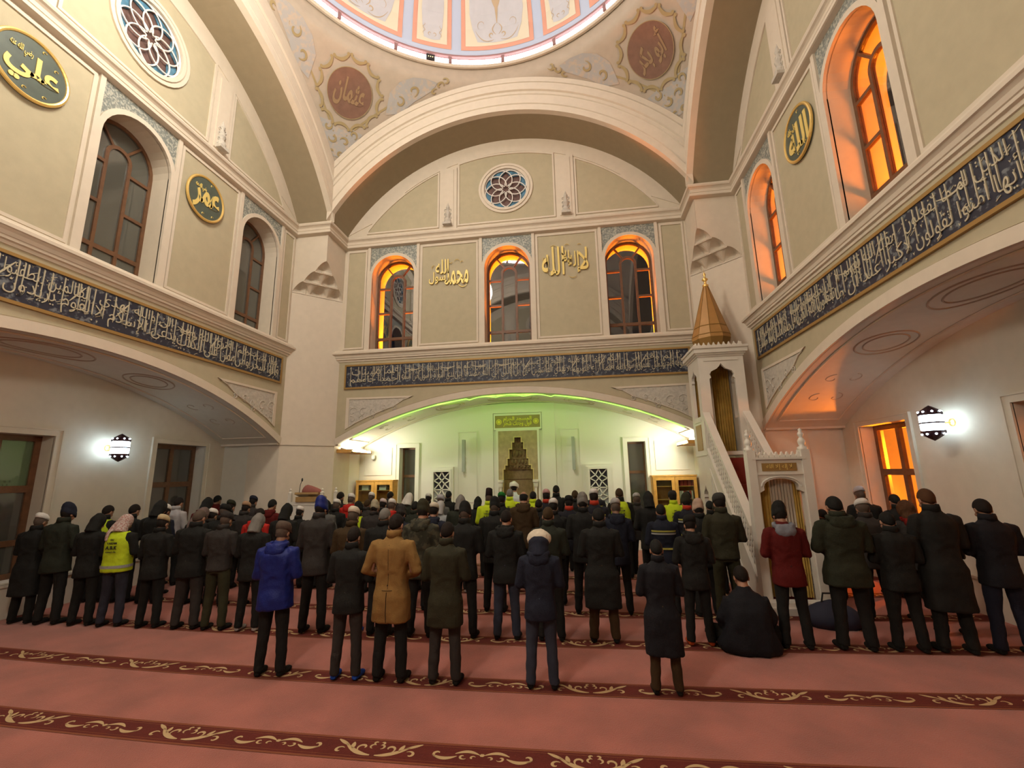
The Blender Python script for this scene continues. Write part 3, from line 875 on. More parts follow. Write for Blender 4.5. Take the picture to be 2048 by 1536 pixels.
        g.obj('painted_line', 'curl', ceiling, weld=1e-5)

DR = 4.99; DZ = 14.36
def dome_pt(az, el, off=0.0):
    r = (DR - off) * cos(el); return Vector((r * sin(az), r * cos(az), DZ + (DR - off) * sin(el)))
g = G(); g.grid([[dome_pt(2 * pi * i / 96, R_(90) * j / 24) for i in range(96)] for j in range(25)], close_u=True)
dome = g.obj('ceiling_dome', 'domeblue', kind='structure', label='pale blue painted dome with cream panels', smooth=True)
g = G()
prof = [(5.06, 13.965), (5.03, 13.93), (4.96, 13.92), (4.93, 13.95), (4.93, 13.99), (4.97, 14.01), (5.03, 14.01)]
g.lathe(prof, n=96)
g.obj('dome_ledge', 'trim', ceiling)
g = G(); g.lathe([(5.03, 14.01), (5.035, 14.30), (4.985, 14.32), (4.98, 14.37)], n=96); g.obj('dome_cove', 'mauve', ceiling)
def dome_patch(a0, a1, e0, e1, off, na=12, ne=10):
    return [[dome_pt(a0 + (a1 - a0) * i / na, e0 + (e1 - e0) * j / ne, off) for i in range(na + 1)] for j in range(ne + 1)]
for k in range(8):
    for wide, c0, hw in ((1, 45 * k, 12.6), (0, 45 * k + 22.5, 6.6)):
        bw = 1.5
        b_ = G().grid(dome_patch(R_(c0 - hw), R_(c0 + hw), R_(2.0), R_(68), 0.012)).obj('dome_panel', 'domepink', dome)
        G().grid(dome_patch(R_(c0 - hw + bw), R_(c0 + hw - bw), R_(3.5), R_(66), 0.022)).obj('cream_field', 'domecream', b_)
        iw = hw - bw - (1.5 if wide else 1.3)
        g = G()
        rows = []
        for j in range(13):
            e_ = R_(5.0) + (R_(62) - R_(5)) * j / 12
            ww = iw * (0.72 if j == 0 else 0.9 if j == 1 else 1.0)
            rows.append([dome_pt(R_(c0 - ww + 2 * ww * i / 10), e_ - (R_(0.5) * cos(pi * (i / 10 - .5)) if j == 0 else 0), 0.03) for i in range(11)])
        g.grid(rows).obj('grey_field', 'domegrey', b_)
        # ornament
        g = G()
        def dl(path, w, tf=None):
            L, Q = ribbon(path, w, tf)
            vs = [dome_pt(R_(c0) + p[0] / 4.9, p[1] / 4.9 , 0.04) for p in L + Q]; n = len(L)
            g.add(vs, [(i, i + 1, n + i + 1, n + i) for i in range(n - 1)])
        t = lambda s: 0.35 + sin(pi * s)
        if wide:
            for sg in (-1, 1):
                dl([(sg * p[0], p[1]) for p in spiral(0.17, 0.62, 0.09, 0.02, -1.6, 3.4, 12)], 0.03, t)
                dl([(sg * (0.04 + 0.10 * sin(pi * k2 / 12)), 0.62 + 0.34 * k2 / 12) for k2 in range(13)], 0.022, t)
                dl([(sg * (0.1 + 0.55 * k2 / 12), 0.46 - 0.05 * sin(pi * k2 / 12) + 0.30 * (k2 / 12) ** 3) for k2 in range(13)], 0.02, t)
                dl([(sg * p[0], p[1]) for p in spiral(0.45, 0.95, 0.16, 0.05, -1.0, 3.0, 12)], 0.012, t)
            dl([(0.0, 0.95 + 0.5 * k2 / 12) for k2 in range(13)], 0.10, lambda s: 0.15 + 0.9 * s)
            dl([(0.0, 1.40 + 0.5 * k2 / 12) for k2 in range(13)], 0.26, lambda s: 0.35 + 0.65 * sin(pi * s))
        else:
            for sg in (-1, 1):
                dl([(sg * p[0], p[1]) for p in spiral(0.06, 0.56, 0.07, 0.02, -1.6, 3.0, 10)], 0.016, t)
                dl([(sg * (0.24 + 0.03 * sin(k2)), 0.5 + 0.35 * k2 / 12) for k2 in range(13)], 0.014, t)
        link('painted_ornament', g.mesh('o', 1e-5, True), 'domeorn', b_, kind='stuff')

# LED ring
ringlamp = empty('dome_ring_light', (0, 0, 14.0), label='ring of bright white LED strips around the foot of the dome', cat='ring light')
def led_seg(a0, a1):
    g = G(); n = 8
    rows = []
    for (r, z) in ((4.975, 0.035), (4.955, 0.05), (4.955, 0.175), (4.975, 0.19)):
        rows.append([(r * sin(a0 + (a1 - a0) * i / n), r * cos(a0 + (a1 - a0) * i / n), z) for i in range(n + 1)])
    g.grid(rows); return g
for k in range(20):
    c0 = -16.3 + 18 * k
    parts = [(c0 + 0.6, c0 + 17.4)]
    if k == 19: parts = [(c0 + 0.45, c0 + 10.0), (c0 + 12.9, c0 + 17.55)]
    for a, b in parts:
        led_seg(R_(a), R_(b)).obj('light_strip', 'led', ringlamp)
for k in range(20):
    a = R_(-16.3 + 18 * k)
    G().box((4.945 * sin(a), 4.945 * cos(a), 0.125), (0.095, 0.05, 0.21), rz=-a).obj('strip_joint', 'mauve', ringlamp)
g = G()
for k in range(20):
    for i in range(22):
        a = R_(-16.3 + 18 * k + 0.8 + 16.4 * i / 21)
        if k == 19 and 10.0 < 0.8 + 16.4 * i / 21 < 12.9: continue
        p = Vector((4.945 * sin(a), 4.945 * cos(a), 0.035))
        g.add([p + Vector((0.012, 0, 0.03)), p + Vector((-0.006, 0.012, 0.03)), p + Vector((-0.006, -0.012, 0.03)), p + Vector((0, 0, -0.035))], [(0, 1, 2), (0, 3, 1), (1, 3, 2), (2, 3, 0)])
link('light_beads', g.mesh('b'), 'ledw', ringlamp, kind='stuff')
g = G(); a = R_(-34.3 + 11.45)
g.box((4.96 * sin(a), 4.96 * cos(a), 0.125), (0.24, 0.05, 0.19), rz=-a); bx_ = g.obj('junction_box', 'black', ringlamp)
for i in (-1, 0, 1): G().ball((4.93 * sin(a + i * 0.012), 4.93 * cos(a + i * 0.012), 0.13), 0.015, 6, 4).obj('indicator_light', 'ledw', bx_)

# ------------------------------------------------------------------ bays
def soffit_rows(d0, d1, dr=-0.004, a=-5.05, b=5.05, n=48):
    return [[(a + (b - a) * k / n, W + d, zlr(a + (b - a) * k / n, dr)) for k in range(n + 1)] for d in (d0, d1)]
def prect(u0, u1, z0, z1): return rect(u0, u1, z0, z1)
BW = {'left': [(-4.45, -3.08, 0.57, 3.02), (-1.03, 1.03, 0.57, 3.02), (3.08, 4.45, 0.57, 3.02)],
      'right': [(-4.48, -3.08, 0.57, 3.02), (-1.05, 1.05, 0.57, 3.02), (3.08, 4.48, 0.57, 3.02)],
      'back': [(-4.45, -3.08, 0.57, 3.02), (3.08, 4.45, 0.57, 3.02)],
      'front': [(-3.77, -3.25, 0.55, 3.04), (3.25, 3.77, 0.55, 3.04)]}
bn = 1
for side, rz in SIDES.items():
    Y = W + DB
    outer = rect(-5.4, 5.4, 0.0, 4.6)
    holes = [rect(*w_) for w_ in BW[side]]
    if side == 'front':
        holes.append(rect(-0.50, 0.50, 0.0, 3.30))
    bay = G().plate([outer] + holes, Y, Y + 0.45).obj('wall_%s_bay' % side, 'white' if side == 'front' else 'bay', rz=rz, kind='structure')
    g = G()
    for sg in (-1, 1):
        g.b2(sg * 5.10, sg * 5.35, W, Y, 0.0, 3.4)
    g.obj('bay_end', 'white' if side == 'front' else 'bay', bay)
    s_ = G().grid(soffit_rows(0.0, DB + 0.02)).obj('vault_soffit', 'bay', bay)
    G().grid(soffit_rows(0.9, DB + 0.3, 0.06)).obj('vault_back', 'bay', bay)
    # mouldings under the vault: impost ledges, front/rear borders, ovals
    g = G()
    for d in (0.16, 1.40):
        g.tube([(u, W + d, zlr(u, -0.012)) for u in [-4.7 + 9.4 * k / 60 for k in range(61)]], 0.018, 5)
    for sg in (-1, 1):
        g.tube([(sg * 4.7, W + 0.16, zl(4.7) - 0.012), (sg * 4.7, W + 1.40, zl(4.7) - 0.012)], 0.018, 5)
        g.b2(sg * 4.96, sg * 5.10, W + 0.0, Y, 3.045, 3.115)
    g.obj('vault_moulding', 'trim', s_)
    g = G()
    for cu, ru in ((0.0, 0.75), (-1.9, 0.42), (1.9, 0.42)):
        for rr in (1.0, 0.72):
            g.tube([(cu + ru * rr * cos(a_), W + 0.78 + 0.42 * rr * sin(a_), zlr(cu + ru * rr * cos(a_), -0.008)) for a_ in [2 * pi * k / 32 for k in range(33)]], 0.014, 5)
    for cu in (-3.9, -3.2, 3.2, 3.9):
        for s2 in (-1, 1):
            g.tube([(cu + p[0], W + 0.78 + s2 * (0.18 + p[1]), zlr(cu + p[0], -0.006)) for p in spiral(0, 0, 0.16, 0.03, 0, 5, 14)], 0.010, 5)
    g.obj('vault_tracery', 'pend', s_)
    # baseboard
    g = G(); g.b2(-5.1, 5.1, Y - 0.05, Y, 0.0, 0.50).b2(-5.1, 5.1, Y - 0.075, Y, 0.50, 0.545)
    if side == 'front': g = G().b2(-5.1, -1.2, Y - 0.03, Y, 0.0, 0.12).b2(1.2, 5.1, Y - 0.03, Y, 0.0, 0.12)
    g.obj('baseboard_' + side, 'bay' if side != 'front' else 'white', rz=rz, kind='structure')
    # windows
    for (a, b, z0, z1) in BW[side]:
        g = G().plate([rect(a - 0.13, b + 0.13, z0 - 0.02, z1 + 0.13), rect(a, b, z0, z1)], Y - 0.03, Y + 0.01)
        g.plate([rect(a - 0.13, b + 0.13, z0 - 0.02, z1 + 0.13), rect(a - 0.10, b + 0.10, z0, z1 + 0.10)], Y - 0.045, Y - 0.03)
        g.obj('architrave', 'bay' if side != 'front' else 'white', bay)
        e = empty('window_%d' % wn, (0, 0, 0), rz, kind='structure'); wn += 1
        yf = Y + 0.26
        if side == 'front':
            ls = [rect(a + 0.05, b - 0.05, z0 + 0.05, 2.12), rect(a + 0.05, b - 0.05, 2.20, z1 - 0.05)]
        else:
            m_ = (a + b) / 2; f = 0.10
            cols = [(a + f, m_ - f / 2), (m_ + f / 2, b - f)] if b - a < 1.6 else [(a + f, a + 0.58), (a + 0.68, b - 0.68), (b - 0.58, b - f)]
            ls = [rect(p, q_, s0, s1) for (p, q_) in cols for (s0, s1) in ((z0 + f, 1.12), (1.22, 2.02), (2.14, z1 - f))]
        G().plate([rect(a - 0.01, b + 0.01, z0 - 0.01, z1 + 0.01)] + ls, yf, yf + 0.07).obj('window_frame', 'wood', e)
        for i, l in enumerate(ls):
            key = 'glass' if side in ('right',) else 'dglass'
            if side == 'left' and b - a > 1.6 and i == 8: key = 'greenpane'
            G().plate([l], yf + 0.03, yf + 0.038).obj('pane', key, e)
        # bottom sill board
        G().b2(a, b, Y - 0.0, yf, z0 - 0.02, z0 + 0.005).obj('sill', 'white', e)

# outside ground
g = G(); g.b2(-30, 30, -30, 30, -0.5, -0.21); g.obj('ground', 'ground', kind='structure')
# exterior roof shell over bays so no stray light enters
g = G()
for side, rz in SIDES.items():
    h = G().b2(-8.2, 8.2, W + 0.85, W + DB + 0.45, 4.45, 4.6)
    c_, s_ = cos(rz), sin(rz)
    g.add([(v[0] * c_ - v[1] * s_, v[0] * s_ + v[1] * c_, v[2]) for v in h.v], h.f)
g.obj('ceiling_bay_roof', 'ground', kind='structure')
YB = W + DB   # qibla wall of the front bay
# ------------------------------------------------------------------ mihrab (part of the setting wall, a niche lined in marble)
mih = empty('mihrab', (0, 0, 0), label='tan marble mihrab niche with stepped hood in the middle of the far wall', cat='mihrab')
steps = [(0.10, 3.26), (0.17, 3.11), (0.26, 2.90), (0.32, 2.62), (0.39, 2.42), (0.445, 2.30)]
def step_loop(ex=0.0, z0=0.0):
    r = [(0.445 + ex, z0)]
    prev = None
    st = list(reversed(steps))
    for i, (u, z) in enumerate(st):
        r.append((u + ex, z + ex))
        if i + 1 < len(st): r.append((st[i + 1][0] + ex, z + ex))
    l = r + [(-p[0], p[1]) for p in reversed(r)]
    return l
G().plate([rect(-0.60, 0.60, 0.0, 3.465), step_loop()], YB - 0.06, YB + 0.03).obj('marble_surround', 'mihrab', mih)
g = G(); 
g.plate([step_loop(0.025), step_loop(0.0)], YB - 0.085, YB - 0.055)
g.obj('gilt_step_edge', 'mgold', mih)
# receding tiers of the hood
tiers = [(0.0, 2.30, 0.445, 0.0), (2.30, 2.42, 0.39, 0.09), (2.42, 2.62, 0.32, 0.15), (2.62, 2.90, 0.26, 0.21), (2.90, 3.11, 0.17, 0.27), (3.11, 3.26, 0.10, 0.31)]
for i, (z0, z1, u, d) in enumerate(tiers):
    g = G()
    if i == 0:
        rows = []
        for z in (0.0, 0.7, 1.5, 2.3):
            rows.append([(0.47 * cos(pi * k / 16), YB - 0.03 + 0.42 * sin(pi * k / 16), z) for k in range(17)])
        g.grid(rows)
        for z in (0.55, 1.35, 2.02): g.tube([(0.465 * cos(pi * k / 16), YB - 0.035 + 0.415 * sin(pi * k / 16), z) for k in range(17)], 0.015, 5)
    else:
        dep = 0.40 - d
        n = max(2, 7 - i)
        rows = []
        for j in range(5):
            zz = z0 + (z1 - z0) * j / 4
            rows.append([((u + 0.04) * cos(pi * k / (n * 4)), YB + (dep + 0.05 * (1 - j / 4) - 0.03 * abs(sin(n * pi * k / (n * 4) * 1.0))) * sin(pi * k / (n * 4)), zz) for k in range(n * 4 + 1)])
        g.grid(rows)
        g.b2(-u - 0.05, u + 0.05, YB + dep * 0.85, YB + 0.5, z1 - 0.012, z1)
        for k in range(n):
            cx = (-1 + (2 * k + 1) / n) * u * 0.85
            g.ball((cx, YB + dep * sqrt(max(0.05, 1 - (cx / (u + .04)) ** 2)) * 0.95, (z0 + z1) / 2 + 0.02), (u / n * 0.55, 0.03, (z1 - z0) * 0.33), 8, 5)
    g.obj('niche_tier', 'mihrabdk', mih, smooth=(i == 0))
for sg in (-1, 1):
    g = G(); g.lathe([(0.0, 0.0), (0.075, 0.0), (0.075, 0.12), (0.045, 0.16), (0.042, 1.75), (0.065, 1.80), (0.07, 1.9), (0.09, 1.93), (0.09, 2.0), (0.0, 2.0)], (sg * 0.525, YB - 0.14, 0), 12)
    g.obj('column', 'marble', mih)
G().plate([rect(-0.74, 0.74, 3.50, 4.0), rect(-0.70, 0.70, 3.56, 3.945)], YB - 0.05, YB).plate([rect(-0.66, 0.66, 0, 3.52), rect(-0.60, 0.60, -0.01, 3.465)], YB - 0.07, YB).obj('cream_frame', 'white', mih)
sb = G().b2(-0.70, 0.70, YB - 0.03, YB, 3.56, 3.945).obj('sign_board', 'signboard', mih)
g = G()
text_g(g, 'فول وجهك شطر', -0.44, 0.44, 3.60, 3.78, YB - 0.032, bold=0.02)
text_g(g, 'المسجد الحرام', -0.44, 0.44, 3.73, 3.91, YB - 0.032, bold=0.02)
for sg in (-1, 1):
    g.plate([circ(sg * 0.575, 3.75, 0.085, 20), circ(sg * 0.575, 3.75, 0.065, 20)], YB - 0.042, YB - 0.03)
    g.plate([circ(sg * 0.575, 3.75, 0.05, 12)], YB - 0.042, YB - 0.03)
link('yellow_lettering', g.mesh('yl'), 'signtext', sb, kind='stuff')
# projecting bay pilasters and wall frames
frontbay = bpy.data.objects['wall_front_bay']
g = G().plate([[(-1.14, 0), (-1.14, 4.3), (1.14, 4.3), (1.14, 0), (0.76, 0), (0.76, 4.02), (-0.76, 4.02), (-0.76, 0)]], YB - 0.055, YB)
g.obj('central_frame', 'white', frontbay)
for sg in (-1, 1):
    for (a, b, z0, z1) in ((1.28, 1.90, 1.35, 3.5), (4.02, 4.95, 2.2, 3.05)):
        u0, u1 = sorted((sg * a, sg * b))
        G().plate([rect(u0, u1, z0, z1), rect(u0 + 0.035, u1 - 0.035, z0 + 0.035, z1 - 0.035)], YB - 0.018, YB).obj('wall_moulding', 'white', frontbay)
# lattice screens
for sg in (-1, 1):
    cx = sg * 2.37
    e = empty('lattice_screen', (cx, YB, 0), label='white geometric lattice screen on the far wall, %s of the mihrab' % ('left' if sg < 0 else 'right'), cat='lattice screen')
    G().plate([rect(-0.37, 0.37, 0.55, 2.42), rect(-0.25, 0.25, 0.68, 2.27)], -0.10, 0.0).plate([rect(-0.30, 0.30, 0.62, 2.34), rect(-0.25, 0.25, 0.68, 2.27)], -0.13, -0.10).obj('frame', 'white', e)
    G().b2(-0.26, 0.26, -0.02, 0.0, 1.74, 2.28).obj('dark_backing', 'dark', e)
    G().b2(-0.26, 0.26, -0.02, 0.0, 0.66, 1.74).obj('pale_backing', 'speaker', e)
    g = G()
    def bar(x0, z0, x1, z1, w=0.030):
        dx, dz = x1 - x0, z1 - z0; l = sqrt(dx * dx + dz * dz); ox, oz = -dz / l * w / 2, dx / l * w / 2
        g.plate([[(x0 - ox, z0 - oz), (x1 - ox, z1 - oz), (x1 + ox, z1 + oz), (x0 + ox, z0 + oz)]], -0.075, -0.03)
    z = 0.68
    for k in range(3):
        h = 0.53; zc = z + h / 2
        for (a, b) in (((-0.25, z + h), (0, zc)), ((0.25, z + h), (0, zc)), ((-0.25, z), (0, zc)), ((0.25, z), (0, zc))): bar(*a, *b)
        bar(0, z + h, -0.09, zc + 0.09); bar(0, z + h, 0.09, zc + 0.09); bar(-0.25, zc, -0.09, zc + 0.09); bar(0.25, zc, 0.09, zc + 0.09)
        bar(-0.25, zc, -0.09, zc - 0.09); bar(0.25, zc, 0.09, zc - 0.09); bar(0, z, -0.09, zc - 0.09); bar(0, z, 0.09, zc - 0.09)
        if k: bar(-0.25, z, 0.25, z)
        z += h
    g.obj('lattice_bars', 'white', e, kind='stuff')
# bookcases
for sg in (-1, 1):
    x0, x1 = (-4.98, -3.80) if sg < 0 else (3.84, 5.02)
    e = empty('bookcase', ((x0 + x1) / 2, YB - 0.20, 0), label='honey wood bookcase with two glass doors at the %s end of the far wall' % ('left' if sg < 0 else 'right'), cat='bookcase')
    hw = 0.59
    g = G(); g.b2(-hw, -hw + 0.03, -0.2, 0.19, 0, 2.02).b2(hw - 0.03, hw, -0.2, 0.19, 0, 2.02).b2(-hw - 0.015, hw + 0.015, -0.22, 0.19, 2.02, 2.06).b2(-hw, hw, 0.17, 0.19, 0, 2.02).b2(-hw, hw, -0.2, 0.19, 0.0, 0.10).b2(-0.015, 0.015, -0.17, 0.17, 0.1, 2.02)
    g.obj('carcass', 'cabwood', e)
    for z in (0.55, 1.0, 1.38, 1.74): G().b2(-hw + 0.03, hw - 0.03, -0.15, 0.17, z, z + 0.02).obj('shelf', 'cabwood', e)
    for k in (-1, 1):
        a, b = (-hw + 0.005, -0.005) if k < 0 else (0.005, hw - 0.005)
        d_ = G().plate([rect(a, b, 0.11, 2.01), rect(a + 0.085, b - 0.085, 0.20, 1.92)], -0.225, -0.20).obj('door', 'cabwood', e)
        G().plate([rect(a + 0.085, b - 0.085, 0.20, 1.92)], -0.215, -0.211).obj('glass_pane', 'cabglass', d_)
        G().ball(((b - 0.04) if k < 0 else (a + 0.04), -0.24, 1.1), 0.014, 8, 5).obj('knob', 'gold', d_)
    rnd = random.Random(3 + sg)
    me_red = [G().b2(0, w_, 0, 0.16, 0, 0.22).mesh('book', 1e-5, True) for w_ in (0.035, 0.05)]
    me_pal = [G().b2(0, w_, 0, 0.16, 0, 0.22).mesh('book', 1e-5, True) for w_ in (0.035, 0.05)]
    for m_ in me_red: m_.materials.append(M['paperred'])
    for m_ in me_pal: m_.materials.append(M['paper'])
    if sg < 0:
        for (bx, n_) in ((-0.42, 7), (0.14, 8)):
            x = bx
            for i in range(n_):
                o = link('book', me_pal[0], loc=((x0 + x1) / 2 + x + 0.22, YB - 0.32, 1.761), label='pale book lying in the row on the upper shelf of the left bookcase, %s door' % ('left' if bx < 0 else 'right'), cat='book', group='pale books in the left bookcase, %s door' % ('left' if bx < 0 else 'right'))
                o.rotation_euler = (0, -pi / 2, 0); o.location.z = 1.761 + 0.036 * (i % 3) ; o.location.x = (x0 + x1) / 2 + x + 0.22 + 0.0; o.location.y = YB - 0.36 + 0.17 * (i // 3) if i < 6 else YB - 0.36
                if i >= 6: o.location.z = 1.761 + 0.036 * 3
    else:
        x = 0.10
        for i in range(8):
            link('book', me_red[i % 2], loc=((x0 + x1) / 2 + x, YB - 0.34, 1.761 if True else 0), label='red-backed book on the upper shelf of the right bookcase', cat='book', group='red books on the upper shelf of the right bookcase')
            x += 0.052
        x = 0.12
        for i in range(7):
            link('book', (me_red if i in (2, 3, 5) else me_pal)[i % 2], loc=((x0 + x1) / 2 + x, YB - 0.34, 1.401), label=('red' if i in (2, 3, 5) else 'pale') + ' book on the middle shelf of the right bookcase', cat='book', group=('red' if i in (2, 3, 5) else 'pale') + ' books on the middle shelf of the right bookcase')
            x += 0.053
# column speakers
for sg in (-1, 1):
    e = empty('column_speaker', (sg * 1.67, YB, 2.26), label='slim grey column loudspeaker on the far wall, %s of the mihrab' % ('left' if sg < 0 else 'right'), cat='loudspeaker')
    g = G(); g.b2(-0.045, 0.045, -0.17, -0.07, 0, 0.97); g.obj('cabinet', 'speaker', e)
    for z_ in (0.25, 0.70): G().b2(-0.02, 0.02, -0.08, 0, z_, z_ + 0.04).obj('bracket', 'black', e)
# flood light trays and lamps at both springings of the bay vault
for sg in (-1, 1):
    side_ = 'left' if sg < 0 else 'right'
    e = empty('flood_light_tray', (sg * 4.86, W + 0.78, 2.86), label='wood edged flood light tray at the %s springing of the green lit arch' % side_, cat='flood light')
    g = G().plate([rect(-0.24, 0.24, 0, 0.10), rect(-0.215, 0.215, 0.02, 0.12)], -0.62, 0.66)
    G().b2(-0.24, 0.24, -0.64, 0.66, 0, 0.02).b2(-0.24, -0.22, -0.64, 0.66, 0, 0.10).b2(0.22, 0.24, -0.64, 0.66, 0, 0.10).b2(-0.24, 0.24, -0.66, -0.64, 0, 0.10).b2(-0.24, 0.24, 0.64, 0.66, 0, 0.10).obj('tray', 'cabwood', e)
    G().b2(-sg * 0.245, -sg * 0.26, -0.52, 0.56, 0.03, 0.085).obj('edge_tube', 'flood', e)
    for yy in (-0.32, 0.32):
        f = G().box((0, yy, 0.09), (0.26, 0.50, 0.05), ry=sg * -0.35).obj('lamp_housing', 'speaker', e)
        G().box((-sg * 0.01, yy, 0.135), (0.24, 0.46, 0.02), ry=sg * -0.35).obj('lamp_face', 'flood', f)
# green led line along the front arch edge
pts = []
for k in range(97):
    u = -4.55 + 9.1 * k / 96
    z = zlr(u, -0.03)
    if abs(u) < 1.2: z -= 0.055 * (1 - abs(cos(pi * u / 0.8)) if abs(u) < 1.2 else 0)
    pts.append((u, W + 0.07, z))
g = G().tube(pts, 0.013, 6)
g.obj('green_light_strip', 'green', label='thin green LED line along the edge of the far arch', cat='light strip')
# cctv camera
e = empty('security_camera', (-4.6, YB - 0.02, 2.72), label='small white dome camera high on the left end of the far wall', cat='camera')
G().lathe([(0.0, 0.10), (0.06, 0.10), (0.06, 0.03), (0.055, 0.0)], (0, -0.09, 0), 14).b2(-0.03, 0.03, -0.09, 0.02, 0.07, 0.11).obj('housing', 'white', e)
G().ball((0, -0.09, 0.0), 0.052, 12, 8).obj('dome_lens', 'speaker', e)

# sconces --------------------------------------------------------------------
def sconce(x, y, z, rz, label):
    e = empty('wall_lantern', (x, y, z), rz, label=label, cat='wall lamp')
    D = 0.30
    g = G(); g.lathe([(0.0, 0.0), (0.065, 0.0), (0.06, 0.02), (0.03, 0.035), (0.0, 0.04)], (0, 0, 0), 14, mat3=Matrix.Rotation(pi / 2, 3, 'X'))
    g.obj('wall_rose', 'gold', e)
    G().tube([(0, -0.02, 0), (0, -D + 0.14, 0)], 0.012, 8).obj('arm', 'gold', e)
    G().lathe([(0.0, -0.155), (0.115, -0.15), (0.15, -0.10), (0.15, 0.10), (0.115, 0.15), (0.0, 0.155)], (0, -D, 0), 8).obj('glass_body', 'sconce', e)
    G().lathe([(0.152, -0.012), (0.158, -0.012), (0.158, 0.012), (0.152, 0.012)], (0, -D, 0), 8).obj('waist_band', 'sconcecap', e)
    for sg in (-1, 1):
        cap = G().lathe([(0.0, sg * 0.285), (0.05, sg * 0.255), (0.12, sg * 0.205), (0.157, sg * 0.165), (0.157, sg * 0.125), (0.128, sg * 0.158), (0.0, sg * 0.17)], (0, -D, 0), 8).obj('cap', 'sconcecap', e)
        for k in range(8):
            a = pi / 8 + k * pi / 4
            G().ball((0.142 * cos(a), -D + 0.142 * sin(a), sg * 0.178), 0.016, 6, 4).obj('cap_light', 'sconce', cap)
    return e
sconce(-(W + DB), 2.0, 2.85, pi / 2, 'lit octagonal wall lantern on the left bay wall between two windows')
sconce(W + DB, 2.09, 2.86, -pi / 2, 'lit octagonal wall lantern on the right bay wall beside the orange window')

# medallions and gold calligraphy ----------------------------------------------
def medallion(side, u, z, word, sub, label):
    rz = SIDES[side]
    o = G().plate([circ(u, z, 0.475, 48)], W - 0.06, W).obj('medallion', 'discgreen', rz=rz, label=label, cat='medallion')
    g = G()
    rows = [[(u + (0.475 + 0.030 * cos(b)) * cos(a), W - 0.055 + 0.028 * sin(b), z + (0.475 + 0.030 * cos(b)) * sin(a)) for a in [2 * pi * k / 48 for k in range(48)]] for b in [2 * pi * k / 8 for k in range(9)]]
    g.grid(rows, close_u=True).obj('gilt_rim', 'gold', o)
    g = G()
    text_g(g, word, u - 0.33, u + 0.36, z - 0.33, z + 0.22, W - 0.062, bold=0.03)
    text_g(g, sub, u - 0.30, u - 0.02, z + 0.10, z + 0.26, W - 0.062, bold=0.01)
    for (a, b) in ((0.1, 0.36), (0.28, 0.2), (-0.05, -0.38), (0.2, -0.34)):
        g.tube([(u + a + p[0], W - 0.066, z + b + p[1]) for p in spiral(0, 0, 0.035, 0.012, 0.5, 4.2, 8)], 0.008, 4)
    link('gold_lettering', g.mesh('gl'), 'goldpaint', o, kind='stuff')
RA = 'رضي الله عنه'
medallion('left', -1.38, 8.24, 'علي', RA, 'dark green roundel with large gold calligraphy at the upper left edge')
medallion('left', 1.84, 8.20, 'عمر', RA, 'dark green roundel with gold calligraphy between the two left wall windows')
medallion('right', -1.84, 8.17, 'الله', 'جل جلاله', 'dark green roundel with gold rim between the right wall windows')
medallion('right', 1.38, 8.20, 'محمد', 'عليه السلام', 'dark green roundel with gold rim on the right wall nearer the viewer')
g = G()
def word(t, x0, x1, z0, z1, b=0.006): text_g(g, t, x0, x1, z0, z1, W - 0.03, bold=b, thick=0.03)
def swash(pts, r): g.tube([(p[0], W - 0.045, p[1]) for p in pts], [r * (0.35 + sin(pi * i / (len(pts) - 1))) for i in range(len(pts))], 6, squash=0.6)
word('محمد', -1.86, -1.14, 7.66, 8.22, 0.012); word('رسول', -2.34, -1.74, 7.72, 8.10); word('الله', -2.14, -1.74, 8.02, 8.48)
for (cx, cz, r0, a0, a1) in ((-1.5, 8.36, 0.10, 0.4, 2.8), (-1.68, 8.40, 0.06, 3.5, 6.0), (-1.34, 8.34, 0.05, 0.5, 3.4), (-2.2, 8.24, 0.07, 1.0, 4.0), (-1.3, 7.72, 0.16, 3.3, 5.8)): swash(spiral(cx, cz, r0, r0 * 0.8, a0, a1, 10), 0.011)
link('gold_calligraphy', g.mesh('gc'), 'goldpaint', label='gold calligraphy on the far wall panel, left of the middle window', cat='calligraphy')
g = G()
word('الله', 1.02, 1.66, 7.70, 8.58, 0.012); word('إلا', 1.58, 1.84, 7.96, 8.44); word('إله', 1.76, 2.10, 7.74, 8.40); word('لا', 2.06, 2.34, 7.82, 8.50)
for (cx, cz, r0, a0, a1) in ((1.35, 8.5, 0.13, 0.5, 2.4), (1.75, 8.56, 0.08, 0.4, 2.9), (1.1, 8.2, 0.06, 1, 4.4), (2.1, 8.55, 0.07, 0.3, 2.6), (1.9, 7.72, 0.14, 3.5, 5.8)): swash(spiral(cx, cz, r0, r0 * 0.8, a0, a1, 10), 0.011)
link('gold_calligraphy', g.mesh('gc'), 'goldpaint', label='gold calligraphy on the far wall panel, right of the middle window', cat='calligraphy')

# minbar -------------------------------------------------------------------------
MX0, MX1 = 4.62, 5.56; MC_ = (MX0 + MX1) / 2; YG = 2.2; YT = 4.5
mb = empty('minbar', (MC_, YG, 0), label='white marble minbar with ochre spire, stairs and arched gate at the right pier', cat='minbar')
def mp(g, name, m, **kw):
    g.v = [(v[0] - MC_, v[1] - YG, v[2]) for v in g.v]
    return g.obj(name, m, kw.pop('parent', mb), **kw)
def ogee(cx, hw, z0, zs, za, n=8):
    """lobed ogee arch opening loop"""
    r = [(cx + hw, z0), (cx + hw, zs), (cx + hw * 0.86, zs + (za - zs) * 0.10), (cx + hw * 0.95, zs + (za - zs) * 0.30), (cx + hw * 0.80, zs + (za - zs) * 0.50), (cx + hw * 0.52, zs + (za - zs) * 0.60), (cx + hw * 0.34, zs + (za - zs) * 0.66), (cx + hw * 0.14, zs + (za - zs) * 0.82)]
    return [(cx - hw, z0)] + [(cx + hw, z0)] + r[1:] + [(cx, za)] + [(2 * cx - p[0], p[1]) for p in reversed(r[1:])]
